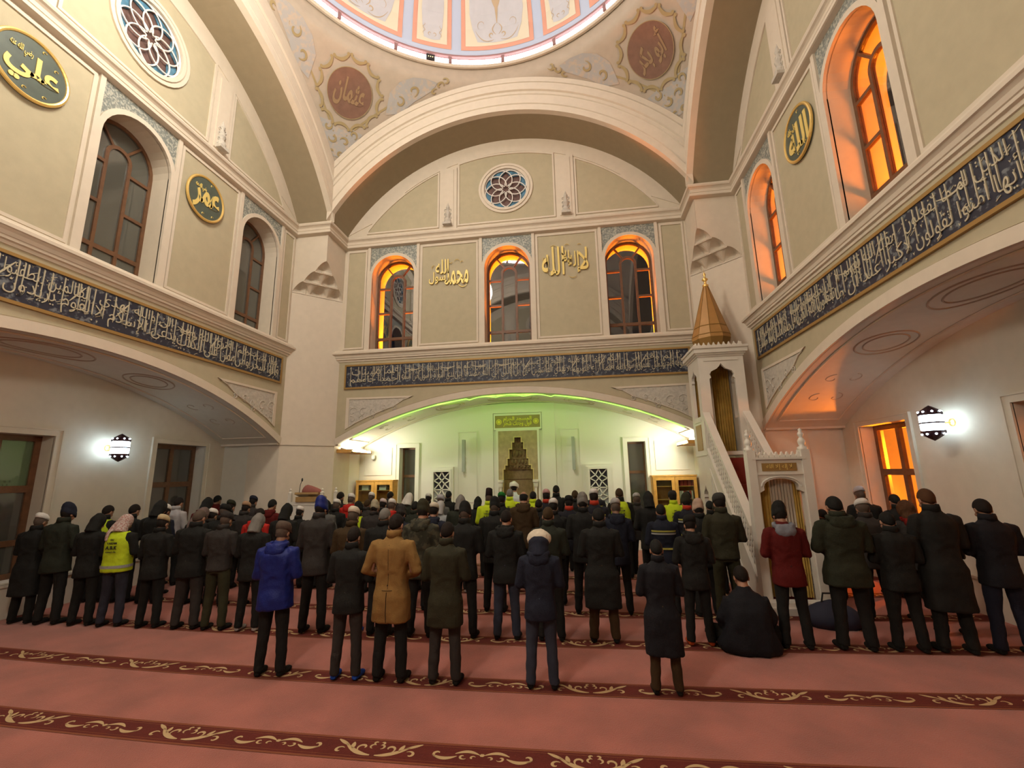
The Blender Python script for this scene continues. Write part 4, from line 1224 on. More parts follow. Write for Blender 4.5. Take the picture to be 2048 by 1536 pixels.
# gate
ga = [(MX0 + 0.13, 0.0), (MX1 - 0.13, 0.0), (MX1 - 0.13, 1.80), (MX1 - 0.20, 1.84)] + [(MC_ + 0.27 * cos(a) * 1.0, 1.90 + 0.13 * sin(a)) for a in [pi * k / 10 for k in range(11)]] + [(MX0 + 0.20, 1.84), (MX0 + 0.13, 1.80)]
body = [(MX0, 0.14), (MX0 + 0.13, 0.14), (MX0 + 0.13, 1.80), (MX0 + 0.20, 1.84)] + [(MC_ - 0.27 * cos(a), 1.90 + 0.13 * sin(a)) for a in [pi * k / 10 for k in range(11)]] + [(MX1 - 0.20, 1.84), (MX1 - 0.13, 1.80), (MX1 - 0.13, 0.14), (MX1, 0.14), (MX1, 2.36), (MX0, 2.36)]
mp(G().plate([body], YG, YG + 0.12).b2(MX0 + 0.10, MX1 - 0.10, YG - 0.02, YG, 2.09, 2.12).b2(MX0 + 0.05, MX1 - 0.05, YG - 0.035, YG + 0.14, 2.34, 2.38), 'gate', 'marble')
g = G().tube([(MC_ - 0.31 * cos(a), YG - 0.005, 1.90 + 0.16 * sin(a)) for a in [pi * k / 14 for k in range(15)]], 0.014, 6); mp(g, 'arch_bead', 'marble')
mp(G().b2(MX0 + 0.20, MX1 - 0.20, YG - 0.012, YG, 2.15, 2.28), 'name_panel', 'goldframe')
g = G(); text_g(g, 'لا إله إلا الله', MC_ - 0.2, MC_ + 0.2, 2.17, 2.265, YG - 0.012, thick=0.006); g2 = g
o_ = mp(g2, 'panel_lettering', 'goldpaint', kind='stuff')
g = G()
for k in range(9):
    x = MX0 + 0.13 + (MX1 - MX0 - 0.26) * k / 8
    g.plate([[(x - 0.038, 2.38), (x + 0.038, 2.38), (x + 0.042, 2.41), (x + 0.018, 2.425), (x + 0.012, 2.45), (x, 2.47), (x - 0.012, 2.45), (x - 0.018, 2.425), (x - 0.042, 2.41)]], YG + 0.02, YG + 0.08)
mp(g, 'cresting', 'marble', kind='stuff')
for x in (MX0 + 0.045, MX1 - 0.045):
    mp(G().b2(x - 0.065, x + 0.065, YG - 0.03, YG + 0.14, 0.0, 2.50), 'gate_post', 'marble')
    mp(G().lathe([(0.075, 2.50), (0.08, 2.53), (0.04, 2.56), (0.055, 2.60), (0.06, 2.64), (0.04, 2.68), (0.025, 2.70), (0.045, 2.74), (0.045, 2.77), (0.02, 2.80), (0.03, 2.83), (0.0, 2.86)], (x, YG + 0.055, 0), 14), 'finial', 'marble', smooth=True)
mp(G().b2(MX0 - 0.12, MX1 + 0.05, YG - 0.32, YG, 0.0, 0.10).b2(MX0 - 0.08, MX1 + 0.02, YG - 0.24, YG, 0.10, 0.16), 'entrance_step', 'marble')
# gate curtains
g = G()
def curtain(x0, x1, y, z0, z1, n, amp, taper=0.0):
    g = G(); rows = []
    for z in (z0, (z0 + z1) / 2, z1):
        k_ = (z - z0) / (z1 - z0)
        rows.append([(x0 + (x1 - x0) * i / (n * 4) * (1 - taper * (1 - k_)), y + amp * sin(i * pi / 2 * 1.0 + 0.4), z) for i in range(n * 4 + 1)])
    return g.grid(rows)
mp(curtain(MX0 + 0.13, MX0 + 0.34, YG + 0.16, 0.15, 2.0, 4, 0.015), 'ochre_curtain', 'curtain')
mp(curtain(MX1 - 0.24, MX1 - 0.13, YG + 0.16, 0.15, 2.0, 3, 0.015), 'ochre_curtain', 'curtain')
mp(curtain(MX0 + 0.33, MX1 - 0.22, YG + 0.20, 0.15, 2.05, 8, 0.02), 'sheer_curtain', 'sheer')
# stairs
NS = 9
for k in range(NS):
    y0 = YG + 0.30 + (YT - YG - 0.30) * k / NS
    mp(G().b2(MX0 + 0.10, MX1 - 0.10, y0, YT + 0.05, 0.0 + 0.27 * k, 0.27 * (k + 1)), 'stair_step', 'redcarpet')
# side walls with niches and balustrades
def zst(y): return 0.30 + (y - YG - 0.15) / (YT - YG - 0.15) * 2.25
for x, xi in ((MX0, MX0 + 0.09), (MX1 - 0.09, MX1)):
    def side_plate(loops, name, m, t0=0.0, t1=0.0):
        h = G().plate(loops, 0, 1)
        h.v = [(x + t0 if v[1] < 0.5 else xi + t1, v[0], v[2]) for v in h.v]
        return mp(h, name, m)
    tri = [(YG + 0.12, 0.0), (YT + 0.9, 0.0), (YT + 0.9, 2.55), (YT, 2.55), (YG + 0.12, 0.32)]
    hole = []
    yy = YT - 0.05
    cy = YT + 0.45
    side_plate([tri, ogee(cy, 0.20, 0.15, 1.55, 1.85)], 'side_wall', 'marble')
    inn = [(YG + 0.75, 0.22), (YT - 0.10, 0.22), (YT - 0.10, 2.05)]
    side_plate([[(YG + 0.60, 0.16), (YT - 0.04, 0.16), (YT - 0.04, 2.22)], inn], 'triangle_moulding', 'marble', -0.015, 0.015)
    # balustrade
    r0, r1 = YG + 0.20, YT + 0.02
    def band(za, zb, nm, m_, t0, t1):
        side_plate([[(r0, zst(r0) + za), (r1, zst(r1) + za), (r1, zst(r1) + zb), (r0, zst(r0) + zb)]], nm, m_, t0, t1)
    band(0.0, 0.10, 'bottom_rail', 'marble', -0.02, 0.02)
    band(0.78, 0.90, 'hand_rail', 'marble', -0.03, 0.03)
    g = G(); nb = 26
    for k in range(nb + 1):
        y = r0 + (r1 - r0) * k / nb
        for dy in (-0.42, 0.0):
            a_ = y; b_ = min(max(y + (0.20 if dy == 0 else -0.20), r0), r1)
            p = [(a_ - 0.012, zst(a_) + 0.10), (a_ + 0.012, zst(a_) + 0.10), (b_ + 0.012, zst(b_) + 0.78), (b_ - 0.012, zst(b_) + 0.78)]
            h = G().plate([p], 0, 1); h.v = [(x + 0.03 if v[1] < 0.5 else xi - 0.03, v[0], v[2]) for v in h.v]; g.add(h.v, h.f)
    for q in range(1, 5):
        zz = 0.10 + 0.68 * q / 5
        h = G().plate([[(r0, zst(r0) + zz - 0.012), (r1, zst(r1) + zz - 0.012), (r1, zst(r1) + zz + 0.012), (r0, zst(r0) + zz + 0.012)]], 0, 1)
        h.v = [(x + 0.035 if v[1] < 0.5 else xi - 0.035, v[0], v[2]) for v in h.v]; g.add(h.v, h.f)
    mp(g, 'lattice_balusters', 'marble', kind='stuff')
# tower
TX0, TX1, TY0, TY1 = MX0 - 0.02, MX1 + 0.02, YT, YT + 0.94
mp(G().b2(TX0, TX1, TY0, TY1, 2.50, 2.56), 'landing', 'marble')
cxx = (TX0 + TX1) / 2; cyy = (TY0 + TY1) / 2
fl = rect(TX0, TX1, 2.56, 4.72)
mp(G().plate([[(TX0, 2.56), (TX0 + 0.2, 2.56)] + [p for p in [(2 * cxx - q[0], q[1]) for q in ogee(cxx, 0.275, 2.56, 4.20, 4.56)][2:-1][::1]] + [(TX1 - 0.2, 2.56), (TX1, 2.56), (TX1, 4.72), (TX0, 4.72)]], TY0, TY0 + 0.07) if False else G().plate([fl, ogee(cxx, 0.275, 2.58, 4.20, 4.56)], TY0, TY0 + 0.07).plate([rect(TX0 + 0.12, TX1 - 0.12, 4.62, 4.66)], TY0 - 0.015, TY0), 'front_arch_panel', 'marble')
mp(G().plate([fl, ogee(cxx, 0.275, 2.9, 4.20, 4.56)], TY1 - 0.07, TY1), 'rear_arch_panel', 'marble')
for x in (TX0, TX1 - 0.07):
    h = G().plate([rect(TY0 + 0.07, TY1 - 0.07, 2.56, 4.72), ogee(cyy, 0.24, 3.38, 4.20, 4.50)], 0, 1)
    h.v = [(x if v[1] < 0.5 else x + 0.07, v[0], v[2]) for v in h.v]
    mp(h, 'side_arch_panel', 'marble')
    s2 = -1 if x == TX0 else 1
    xo = TX0 - 0.012 if x == TX0 else TX1
    mp(G().b2(xo, xo + 0.012, TY0 + 0.25, TY1 - 0.25, 2.62, 3.20), 'gilt_panel', 'goldframe')
    mp(G().b2(xo, xo + 0.012, TY0 + 0.2, TY1 - 0.2, 3.26, 3.31), 'side_moulding', 'marble')
co = G()
for (o, za, zb) in ((0.02, 4.72, 4.76), (0.05, 4.76, 4.80), (0.085, 4.80, 4.90), (0.11, 4.90, 4.95)): co.b2(TX0 - o, TX1 + o, TY0 - o, TY1 + o, za, zb)
mp(co, 'tower_cornice', 'marble')
g = G()
for k in range(9):
    for (ax, ay, ex) in ((TX0 + (TX1 - TX0) * (k + .5) / 9, TY0 - 0.02, True), (TX0 - 0.02, TY0 + (TY1 - TY0) * (k + .5) / 9, False), (TX0 + (TX1 - TX0) * (k + .5) / 9, TY1 - 0.02, True), (TX1 - 0.02, TY0 + (TY1 - TY0) * (k + .5) / 9, False)):
        pr = [(-0.045, 4.95), (0.045, 4.95), (0.050, 4.99), (0.020, 5.005), (0.018, 5.03), (0.0, 5.06), (-0.018, 5.03), (-0.020, 5.005), (-0.050, 4.99)]
        if ex: g.plate([[(ax + p[0], p[1]) for p in pr]], ay, ay + 0.04)
        else:
            h = G().plate([[(ay + p[0], p[1]) for p in pr]], 0, 1); h.v = [(ax + v[1] * 0.04, v[0], v[2]) for v in h.v]; g.add(h.v, h.f)
mp(g, 'tower_cresting', 'marble', kind='stuff')
mp(G().b2(TX0 + 0.02, TX1 - 0.02, TY0 + 0.02, TY1 - 0.02, 4.68, 4.72), 'tower_ceiling', 'coppercone')
g = curtain(cxx - 0.40, cxx + 0.40, TY1 - 0.14, 2.6, 4.66, 14, 0.018); mp(g, 'rear_curtain', 'curtain')
g = curtain(cxx - 0.27, cxx - 0.02, TY1 - 0.22, 2.9, 4.6, 6, 0.014); mp(g, 'sheer_curtain', 'sheer')
g = G().lathe([(0.30, 4.96), (0.36, 4.98), (0.40, 5.10), (0.445, 5.22)], (cxx, cyy, 0), 10); mp(g, 'spire_base', 'coppercone2')
cone = mp(G().lathe([(0.445, 5.22), (0.445, 5.28), (0.06, 6.60), (0.0, 6.64)], (cxx, cyy, 0), 10), 'spire', 'coppercone')
g = G()
for k in range(10):
    a = 2 * pi * k / 10
    g.tube([(cxx - MC_ + 0.447 * cos(a), cyy - YG + 0.447 * sin(a), 5.27), (cxx - MC_ + 0.06 * cos(a), cyy - YG + 0.06 * sin(a), 6.60)], 0.008, 5)
for zz in (5.30, 5.52): g.lathe([(0.445 - (zz - 5.28) * 0.29 + 0.004, zz), (0.445 - (zz - 5.28) * 0.29 + 0.008, zz + 0.012), (0.445 - (zz - 5.26) * 0.29 + 0.0, zz + 0.025)], (cxx - MC_, cyy - YG, 0), 10)
g.obj('spire_ribs', 'coppercone2', cone)
mp(G().lathe([(0.06, 6.60), (0.075, 6.64), (0.03, 6.68), (0.03, 6.74), (0.075, 6.79), (0.03, 6.84), (0.015, 6.88), (0.035, 6.92), (0.012, 6.97), (0.0, 7.06)], (cxx, cyy, 0), 12), 'finial', 'gold', smooth=True)

# preaching seat ------------------------------------------------------------------
kx, ky = -4.86, 4.75
ps = empty('preaching_seat', (kx, ky, 0), label='white raised preaching seat with a wooden reading desk in front of the left pier', cat='preaching seat')
G().b2(-0.45, 0.45, -0.25, 0.45, 0, 0.95).plate([rect(-0.40, 0.40, 0.1, 0.9), rect(-0.34, 0.34, 0.16, 0.84)], -0.27, -0.25).obj('base', 'marble', ps)
for (x, y) in ((-0.42, -0.22), (0.42, -0.22), (-0.42, 0.42), (0.42, 0.42)):
    p_ = G().b2(x - 0.04, x + 0.04, y - 0.04, y + 0.04, 0.95, 1.78).obj('post', 'marble', ps)
    G().lathe([(0.045, 1.78), (0.05, 1.82), (0.02, 1.85), (0.03, 1.89), (0.0, 1.93)], (x, y, 0), 10).obj('post_finial', 'marble', p_)
G().b2(-0.42, 0.42, -0.25, -0.20, 1.52, 1.60).b2(-0.42, 0.42, -0.24, -0.21, 0.95, 1.52).obj('front_rail', 'marble', ps)
G().b2(-0.45, -0.40, -0.22, 0.42, 1.40, 1.48).b2(0.40, 0.45, -0.22, 0.42, 1.40, 1.48).obj('arm_rail', 'marble', ps)
G().box((0.05, -0.10, 1.74), (0.62, 0.42, 0.05), rx=R_(-18)).b2(-0.24, 0.34, -0.28, -0.25, 1.60, 1.72).b2(-0.02, 0.06, -0.12, 0.0, 0.95, 1.72).obj('reading_desk', 'desk', ps)
c_ = G(); rows = []
for (w_, d_, z_, sx) in ((0.20, 0.06, 0.0, 0.02), (0.27, 0.10, 0.03, 0.02), (0.25, 0.10, 0.09, 0.0), (0.17, 0.08, 0.15, -0.05), (0.08, 0.05, 0.20, -0.10), (0.0, 0.0, 0.225, -0.12)):
    rows.append([(sx + w_ * math.copysign(abs(cos(a)) ** 0.7, cos(a)), d_ * math.copysign(abs(sin(a)) ** 0.7, sin(a)), z_) for a in [2 * pi * k / 20 for k in range(20)]])
c_.grid(rows, close_u=True); c_.f.append(tuple(range(20))[::-1])
o = c_.obj('cushion', 'cushion', loc=(kx + 0.02, ky - 0.02, 1.78), smooth=True, label='dusty red cushion propped on the reading desk of the preaching seat', cat='cushion')
e = empty('microphone', (kx - 0.24, ky - 0.14, 1.60), label='black gooseneck microphone on the preaching seat', cat='microphone')
G().tube([(0, 0, 0), (0.0, 0.0, 0.25), (0.02, -0.01, 0.40), (0.06, -0.02, 0.50)], 0.008, 6).obj('gooseneck', 'black', e)
G().ball((0.07, -0.022, 0.53), (0.022, 0.022, 0.045), 8, 6).obj('mic_head', 'black', e)
G().lathe([(0.0, 0.0), (0.05, 0.0), (0.05, 0.02), (0.0, 0.025)], n=10).obj('mic_base', 'black', e)
# bags by the gate of the minbar
for (x, y, s_, lab) in ((5.25, 1.50, 1.0, 'dark navy bag heaped on the carpet right of the minbar gate'), (4.30, 1.85, 0.0, '')):
    if not s_: continue
    e = empty('bag', (x, y, 0), label=lab, cat='bag')
    g = G(); rows = []
    for j in range(7):
        z = 0.34 * j / 6; rr = (0.30, 0.34, 0.34, 0.31, 0.26, 0.16, 0.02)[j]
        rows.append([(rr * 1.15 * cos(2 * pi * k / 18) * (1 + 0.07 * sin(3 * k + j)), rr * 0.8 * sin(2 * pi * k / 18) * (1 + 0.06 * cos(2 * k)), z) for k in range(18)])
    g.grid(rows, close_u=True).obj('bag_body', mat('navy bag cloth', (0.02, 0.022, 0.045), 0.8), e, smooth=True)
    G().tube([(-0.12, 0, 0.30), (-0.08, 0.02, 0.42), (0.08, 0.02, 0.42), (0.12, 0, 0.30)], 0.014, 6).obj('strap', 'black', e)

# wall added outside the right bay, lit orange to fill its panes
G().b2(9.7, 9.9, -4.0, 10.0, -0.5, 4.4).obj('wall_yard_added', 'white', kind='structure')
PEOPLE = [
(-1.79, -0.8, 1.651, 'cap', 'greybrown', 'hooded', 'blue', 'black', -6, 'person in a royal blue hooded puffer jacket and black trousers, leftmost of the back row'),
(-0.88, -0.8, 1.591, 'hair', 'dark', 'mid', 'black', 'charcoal', -4, 'person in a black jacket and bright blue socks, left of the tan coat'),
(-0.37, -0.8, 1.737, 'hair', 'dark', 'coat', 'tan', 'black', 0, 'person in a tan camel overcoat and black trousers'),
(0.25, -0.8, 1.644, 'hair', 'dark', 'coat', 'olive', 'charcoal', 0, 'person in a dark olive coat and grey trousers, right of the tan coat'),
(1.3, -0.8, 1.565, 'hoodlined', 'cream', 'hooded', 'navy', 'jeans', 0, 'person in a dark navy jacket with pale lined hood and blue jeans, back row'),
(2.55, -0.8, 1.429, 'hair', 'black', 'long', 'black2', 'brown', 2, 'person in a knee-length black overcoat, rightmost of the back row'),
(-7.1, 0.55, 1.646, 'kufi', 'white', 'long', 'black', 'black', -8, 'person in a long black coat and white skullcap, at the far left beside the window'),
(-6.6, 0.55, 1.812, 'beanie', 'navy', 'mid', 'darkgreen', 'black', -8, 'person in a dark beanie and dark green-black jacket, second from the left window'),
(-5.99, 0.55, 1.663, 'hood', 'black', 'mid', 'black', 'black', -8, 'person with black hood up, left of the yellow vest'),
(-5.47, 0.55, 1.644, 'scarf', 'checked', 'vest', 'black', 'slate', -12, 'person in a yellow hi-vis vest and checked headscarf, left group'),
(-4.8, 0.55, 1.609, 'kufi', 'beige', 'mid', 'black', 'black', -8, 'person in black with a beige knit skullcap, right of the yellow vest'),
(-4.17, 0.55, 1.698, 'hair', 'greybrown', 'mid', 'black', 'charcoal', -6, 'person in a black parka with grey trousers and grey-brown hair'),
(-3.69, 0.55, 1.665, 'cap', 'charcoal', 'short', 'charcoal', 'olive2', -4, 'person in a charcoal jacket, dark cap and olive trousers'),
(-3.14, 0.55, 1.647, 'hood', 'grey', 'mid', 'black', 'black', -4, 'person in black with a grey hood, left of the blue puffer'),
(-2.12, 0.55, 1.863, 'beanie', 'blue', 'mid', 'charcoal', 'black', -3, 'person in a blue knitted beanie and charcoal jacket'),
(-1.59, 0.55, 1.703, 'kufi', 'cream', 'mid', 'brown', 'brown', -2, 'person in a brown jacket and cream skullcap, beyond the bright blue socks'),
(-1.1, 0.55, 1.706, 'hair', 'grey', 'mid', 'black', 'black', 0, 'grey-haired person in black beside the tan coat'),
(-0.51, 0.55, 1.802, 'beanie', 'olive', 'hooded', 'camo', 'black', 0, 'person in an olive knit hat and dark camouflage hooded jacket'),
(0.12, 0.55, 1.767, 'beanie', 'black', 'mid', 'black', 'black', 0, 'person in a black beanie and black coat, right of the dark olive coat'),
(0.72, 0.55, 1.664, 'hair', 'dark', 'hooded', 'black', 'jeans', 0, 'person in a black hooded jacket and pale jeans, left of the pale lined hood'),
(1.32, 0.55, 1.701, 'hair', 'brown', 'mid', 'darkgreen', 'black', 0, 'brown-haired person in a dark green jacket, right behind the pale lined hood'),
(2.02, 0.55, 1.682, 'hair', 'black', 'long', 'black', 'brown', 0, 'broad person in a black coat and brown trousers, mid floor'),
(3.22, 0.55, 1.574, 'cap', 'black', 'hooded', 'black', 'black', 2, 'person in a black hooded jacket and orange socks'),
(4.36, 0.55, 1.728, 'beanie', 'black', 'hooded', 'red', 'black', 5, 'person in a dark red jacket with a grey hood and black beanie'),
(5.04, 0.55, 1.805, 'hair', 'black', 'parka', 'green', 'black', 6, 'person in a dark green parka, right of the red jacket'),
(5.63, 0.55, 1.605, 'hair', 'black', 'mid', 'black', 'black', 7, 'shorter person in black with bare neck, right of the green parka'),
(6.13, 0.55, 1.887, 'hair', 'brown2', 'long', 'black', 'black', 8, 'tall person in a long black hooded coat near the right window'),
(6.73, 0.55, 1.756, 'hair', 'dark', 'mid', 'black2', 'navy', 10, 'young person in a black coat, rightmost by the right wall'),
(-7.24, 1.75, 1.714, 'hair', 'dark', 'vest', 'black', 'black', -8, 'dark-haired person with a yellow vest collar, behind the black hood'),
(-6.66, 1.75, 1.728, 'hair', 'dark', 'mid', 'black', 'black', -8, 'dark-haired person just behind the checked headscarf'),
(-6.1, 1.75, 1.797, 'hood', 'black', 'mid', 'black', 'black', -7, 'person with a black hood standing before the far left window'),
(-6.53, 2.3, 1.668, 'kufi', 'white', 'mid', 'navy', 'black', -6, 'person in navy with a white skullcap, before the far left window'),
(-5.18, 1.75, 1.66, 'scarf', 'mauve', 'mid', 'black', 'black', -6, 'person with a mauve-grey headscarf, left of the red hood'),
(-4.64, 1.63, 1.71, 'cap', 'black', 'mid', 'black', 'black', -5, 'person in black with a black cap next to a white cap, left group'),
(-5.31, 2.13, 1.585, 'kufi', 'white', 'short', 'charcoal', 'black', -5, 'person in a small white skullcap below the red hood'),
(-4.03, 1.75, 1.634, 'hair', 'dark', 'hooded', 'scarlet', 'black', -4, 'person in a bright red jacket just behind the blue puffer'),
(-3.49, 1.75, 1.718, 'hood', 'black', 'mid', 'black', 'black', -3, 'person with black hood up, left of the blue beanie'),
(-1.32, 1.75, 1.664, 'beanie', 'charcoal', 'mid', 'navy', 'black', -1, 'person in navy with a dark beanie, left of the olive knit hat'),
(-0.73, 1.75, 1.676, 'kufi', 'cream', 'hooded', 'navy', 'black', 0, 'person in a navy hooded jacket and cream cap, right of the olive knit hat'),
(0.34, 1.75, 1.767, 'beanie', 'black', 'mid', 'black', 'black', 0, 'person in a black beanie before the yellow fez vest'),
(1.31, 2.2, 1.696, 'kufi', 'white', 'mid', 'black', 'black', 0, 'person with a small white skullcap, above the brown-haired head'),
(1.82, 1.75, 1.816, 'beanie', 'grey', 'mid', 'black', 'black', 0, 'person in a grey knitted beanie and black coat, centre right'),
(2.35, 1.75, 1.713, 'kufi', 'greywhite', 'hooded', 'darknavy', 'black', 1, 'person in a grey-white cap and dark navy hooded jacket'),
(3.06, 1.75, 1.643, 'hair', 'black', 'striped', 'darknavy', 'black', 2, 'person in a dark jacket with pale reflective stripes across the back'),
(3.64, 1.75, 1.701, 'beanie', 'pinkbeige', 'mid', 'black', 'black', 2, 'person in a pinkish beige beanie near the minbar stairs'),
(4.02, 2.0, 1.697, 'beanie', 'green', 'mid', 'black', 'black', 3, 'person in a dark green beanie beside the minbar stairs'),
(3.86, 1.37, 1.808, 'cap', 'grey2', 'short', 'olive', 'olive2', 4, 'person in a dark olive jacket and grey flat cap before the minbar stairs'),
(5.98, 2.85, 1.455, 'hair', 'black', 'mid', 'black', 'black', 6, 'person almost hidden left of the green parka'),
(6.03, 1.75, 1.669, 'kufi', 'white', 'mid', 'charcoal', 'black', 7, 'person in a white skullcap, right behind the green parka'),
(6.62, 1.75, 1.664, 'furhood', 'brown2', 'hooded', 'charcoal', 'black', 8, 'person in a brown fur hood with a red scarf, before the right window'),
(-6.94, 3.0, 1.792, 'hair', 'dark', 'short', 'palegrey', 'black', -6, 'dark-haired person in a pale grey top, left group'),
(-6.22, 3.0, 1.785, 'hood', 'black', 'hooded', 'red', 'black', -6, 'person with a black hood and red scarf, left group'),
(-5.66, 3.0, 1.694, 'kufi', 'green', 'mid', 'black', 'black', -5, 'person in a green cap, left group'),
(-5.2, 2.88, 1.667, 'kufi', 'tan2', 'mid', 'charcoal', 'black', -5, 'person in a tan knitted cap, left group'),
(-4.69, 3.0, 1.727, 'hair', 'black', 'hooded', 'red', 'black', -4, 'black-haired person in a red hooded jacket, left of the blue beanie'),
(-4.04, 3.0, 1.556, 'kufi', 'white', 'mid', 'black', 'black', -3, 'person in a white cap low beside the blue beanie'),
(-3.46, 3.0, 1.704, 'hood', 'black', 'mid', 'grey3', 'black', -2, 'person with a black hood, right of the blue beanie'),
(-3.56, 3.6, 1.658, 'kufi', 'white', 'mid', 'black', 'black', -2, 'person in a white cap, right of the blue beanie'),
(-2.74, 3.0, 1.646, 'beanie', 'black', 'vest', 'black', 'black', -2, 'person in a black beanie with a yellow vest edge showing, behind the tan coat'),
(-2.27, 2.75, 1.688, 'beanie', 'sand', 'mid', 'charcoal', 'black', -1, 'person in a sand-coloured beanie behind the grey-haired head'),
(-2.07, 3.12, 1.673, 'kufi', 'white', 'hooded', 'scarlet', 'black', -1, 'person in a white cap with a bright red scarf, behind the tan coat'),
(-1.53, 3.0, 1.655, 'hair', 'black', 'mid', 'darkgreen', 'black', 0, 'black-haired person in dark green behind the olive knit hat'),
(-1.0, 3.0, 1.66, 'scarf', 'greywhite', 'mid', 'lightgrey', 'black', 0, 'person in a light grey scarf and cap, right of the cream cap'),
(-0.55, 2.88, 1.778, 'hood', 'grey', 'mid', 'darkgreen', 'black', 0, 'person with a grey hood, left of the fez'),
(0.69, 3.0, 1.816, 'bald', 'black', 'hooded', 'brown', 'black', 0, 'balding person in a brown hooded jacket under the turban'),
(0.15, 3.6, 1.755, 'kufi', 'green2', 'mid', 'black', 'black', 0, 'person in a bright green cap, right of the fez'),
(0.95, 3.38, 1.646, 'hair', 'dark', 'mid', 'black', 'black', 0, 'dark-haired person left of the small white skullcap'),
(1.57, 3.0, 1.719, 'cap', 'black', 'striped', 'fire', 'black', 0, 'person in a black cap and dark jacket with red collar and yellow stripes'),
(2.05, 3.0, 1.818, 'kufi', 'white', 'striped', 'fire', 'black', 0, 'person in a white cap and dark jacket with orange-red collar'),
(3.06, 3.0, 1.795, 'hood', 'black', 'mid', 'black', 'black', 1, 'person with a pointed black hood, before the right bookcase'),
(3.74, 3.0, 1.732, 'beanie', 'olive', 'striped', 'fire', 'black', 2, 'person in an olive cap with orange collar and reflective vest stripes'),
(4.19, 3.12, 1.601, 'hair', 'black', 'mid', 'black', 'black', 3, 'black-haired person beside the minbar tower foot'),
(6.83, 3.2, 1.793, 'kufi', 'navywhite', 'mid', 'black', 'black', 7, 'person in a navy and white cap, before the right wall'),
(7.26, 3.0, 1.691, 'hair', 'black', 'mid', 'black', 'black', 8, 'dark-haired person silhouetted against the orange window'),
(6.57, 1.2, 1.514, 'hair', 'black', 'long', 'black', 'black', 9, 'person mostly hidden behind the young person at the right'),
(-7.38, 4.6, 1.758, 'hair', 'black', 'hooded', 'red', 'black', -5, 'person whose black hair rises behind the red scarf, before the left bay'),
(-6.1, 4.25, 1.726, 'kufi', 'navy', 'mid', 'charcoal', 'black', -4, 'person in a dark blue cap, left of the preaching seat'),
(-4.03, 4.6, 1.804, 'hair', 'dark', 'mid', 'black', 'black', -2, 'dark-haired person right of the preaching seat'),
(-3.61, 4.35, 1.74, 'kufi', 'white', 'hooded', 'scarlet', 'black', -2, 'person in a white cap and red collar, left of the left bookcase'),
(-3.15, 4.25, 1.636, 'hair', 'brown', 'mid', 'charcoal', 'black', -2, 'brown-haired person in front of the left bookcase'),
(-2.71, 4.13, 1.628, 'kufi', 'pinkwhite', 'mid', 'black', 'black', -1, 'person in a pinkish white cap in front of the left bookcase'),
(-1.83, 4.25, 1.6, 'hair', 'dark', 'mid', 'black', 'black', 0, 'dark-haired person between the keffiyeh and the grey-white scarf'),
(-2.23, 4.5, 1.763, 'scarf', 'whitecloth', 'mid', 'darkgreen', 'black', -1, 'person in a white keffiyeh and dark green coat'),
(-0.58, 4.6, 1.658, 'hood', 'black', 'mid', 'black', 'black', 0, 'person with a black hood just left of the fez'),
(-0.25, 4.25, 1.817, 'fez', 'fez', 'vest', 'hivis', 'black', 0, 'person in a tall dark fez and yellow hi-vis jacket'),
(1.05, 4.25, 1.778, 'kufi', 'pink', 'striped', 'fire', 'black', 0, 'person in a pink cap with red collar and yellow stripes'),
(0.15, 4.8, 1.813, 'hair', 'grey', 'vest', 'hivis', 'black', 0, 'grey-haired person in a yellow hi-vis vest before the mihrab'),
(0.7, 4.8, 1.748, 'hair', 'black', 'vest', 'hivis', 'black', 0, 'black-haired person in a yellow hi-vis vest, right of the mihrab centre'),
(1.68, 4.8, 1.758, 'hair', 'brown', 'mid', 'black', 'black', 0, 'brown-haired person left of the right lattice screen'),
(2.64, 4.25, 1.811, 'hair', 'brown3', 'vest', 'black', 'black', 1, 'brown-haired person with yellow vest stripe, left of the narrow right window'),
(3.04, 4.6, 1.661, 'kufi', 'greywhite', 'mid', 'charcoal', 'black', 1, 'person in a pale cap before the narrow right window'),
(3.75, 4.25, 1.733, 'cap', 'charcoal', 'vest', 'hivis', 'black', 2, 'person in a dark cap and yellow hi-vis jacket before the right bookcase'),
(4.18, 4.8, 1.704, 'hair', 'black', 'mid', 'black', 'black', 2, 'black-haired person right of the hi-vis jacket at the right bookcase'),
(-3.69, 5.6, 1.717, 'kufi', 'white', 'mid', 'black', 'black', -1, 'person in a white cap silhouetted on the left bookcase'),
(-3.17, 5.6, 1.762, 'hair', 'dark', 'mid', 'charcoal', 'black', -1, 'dark-haired person right of the left bookcase'),
(-2.12, 5.6, 1.672, 'kufi', 'white2', 'mid', 'black', 'black', 0, 'person in a plain white cap under the left lattice screen'),
(-1.64, 5.1, 1.667, 'fur', 'navywhite', 'mid', 'grey3', 'black', 0, 'person in a flat-topped grey and white cap under the left lattice'),
(-1.58, 5.6, 1.755, 'hair', 'black', 'mid', 'black', 'black', 0, 'black-haired person in front of the left lattice screen'),
(1.21, 5.6, 1.855, 'hair', 'black', 'mid', 'black', 'black', 0, 'tall black-haired person in black, right of the mihrab'),
(2.14, 5.6, 1.78, 'hair', 'black', 'striped', 'fire', 'black', 0, 'dark-haired person below the right lattice screen'),
(-0.0, 6.6, 1.924, 'turban', 'white', 'robe', 'whiterobe', 'black', 0, 'imam in a white turban and white robe facing the mihrab')]
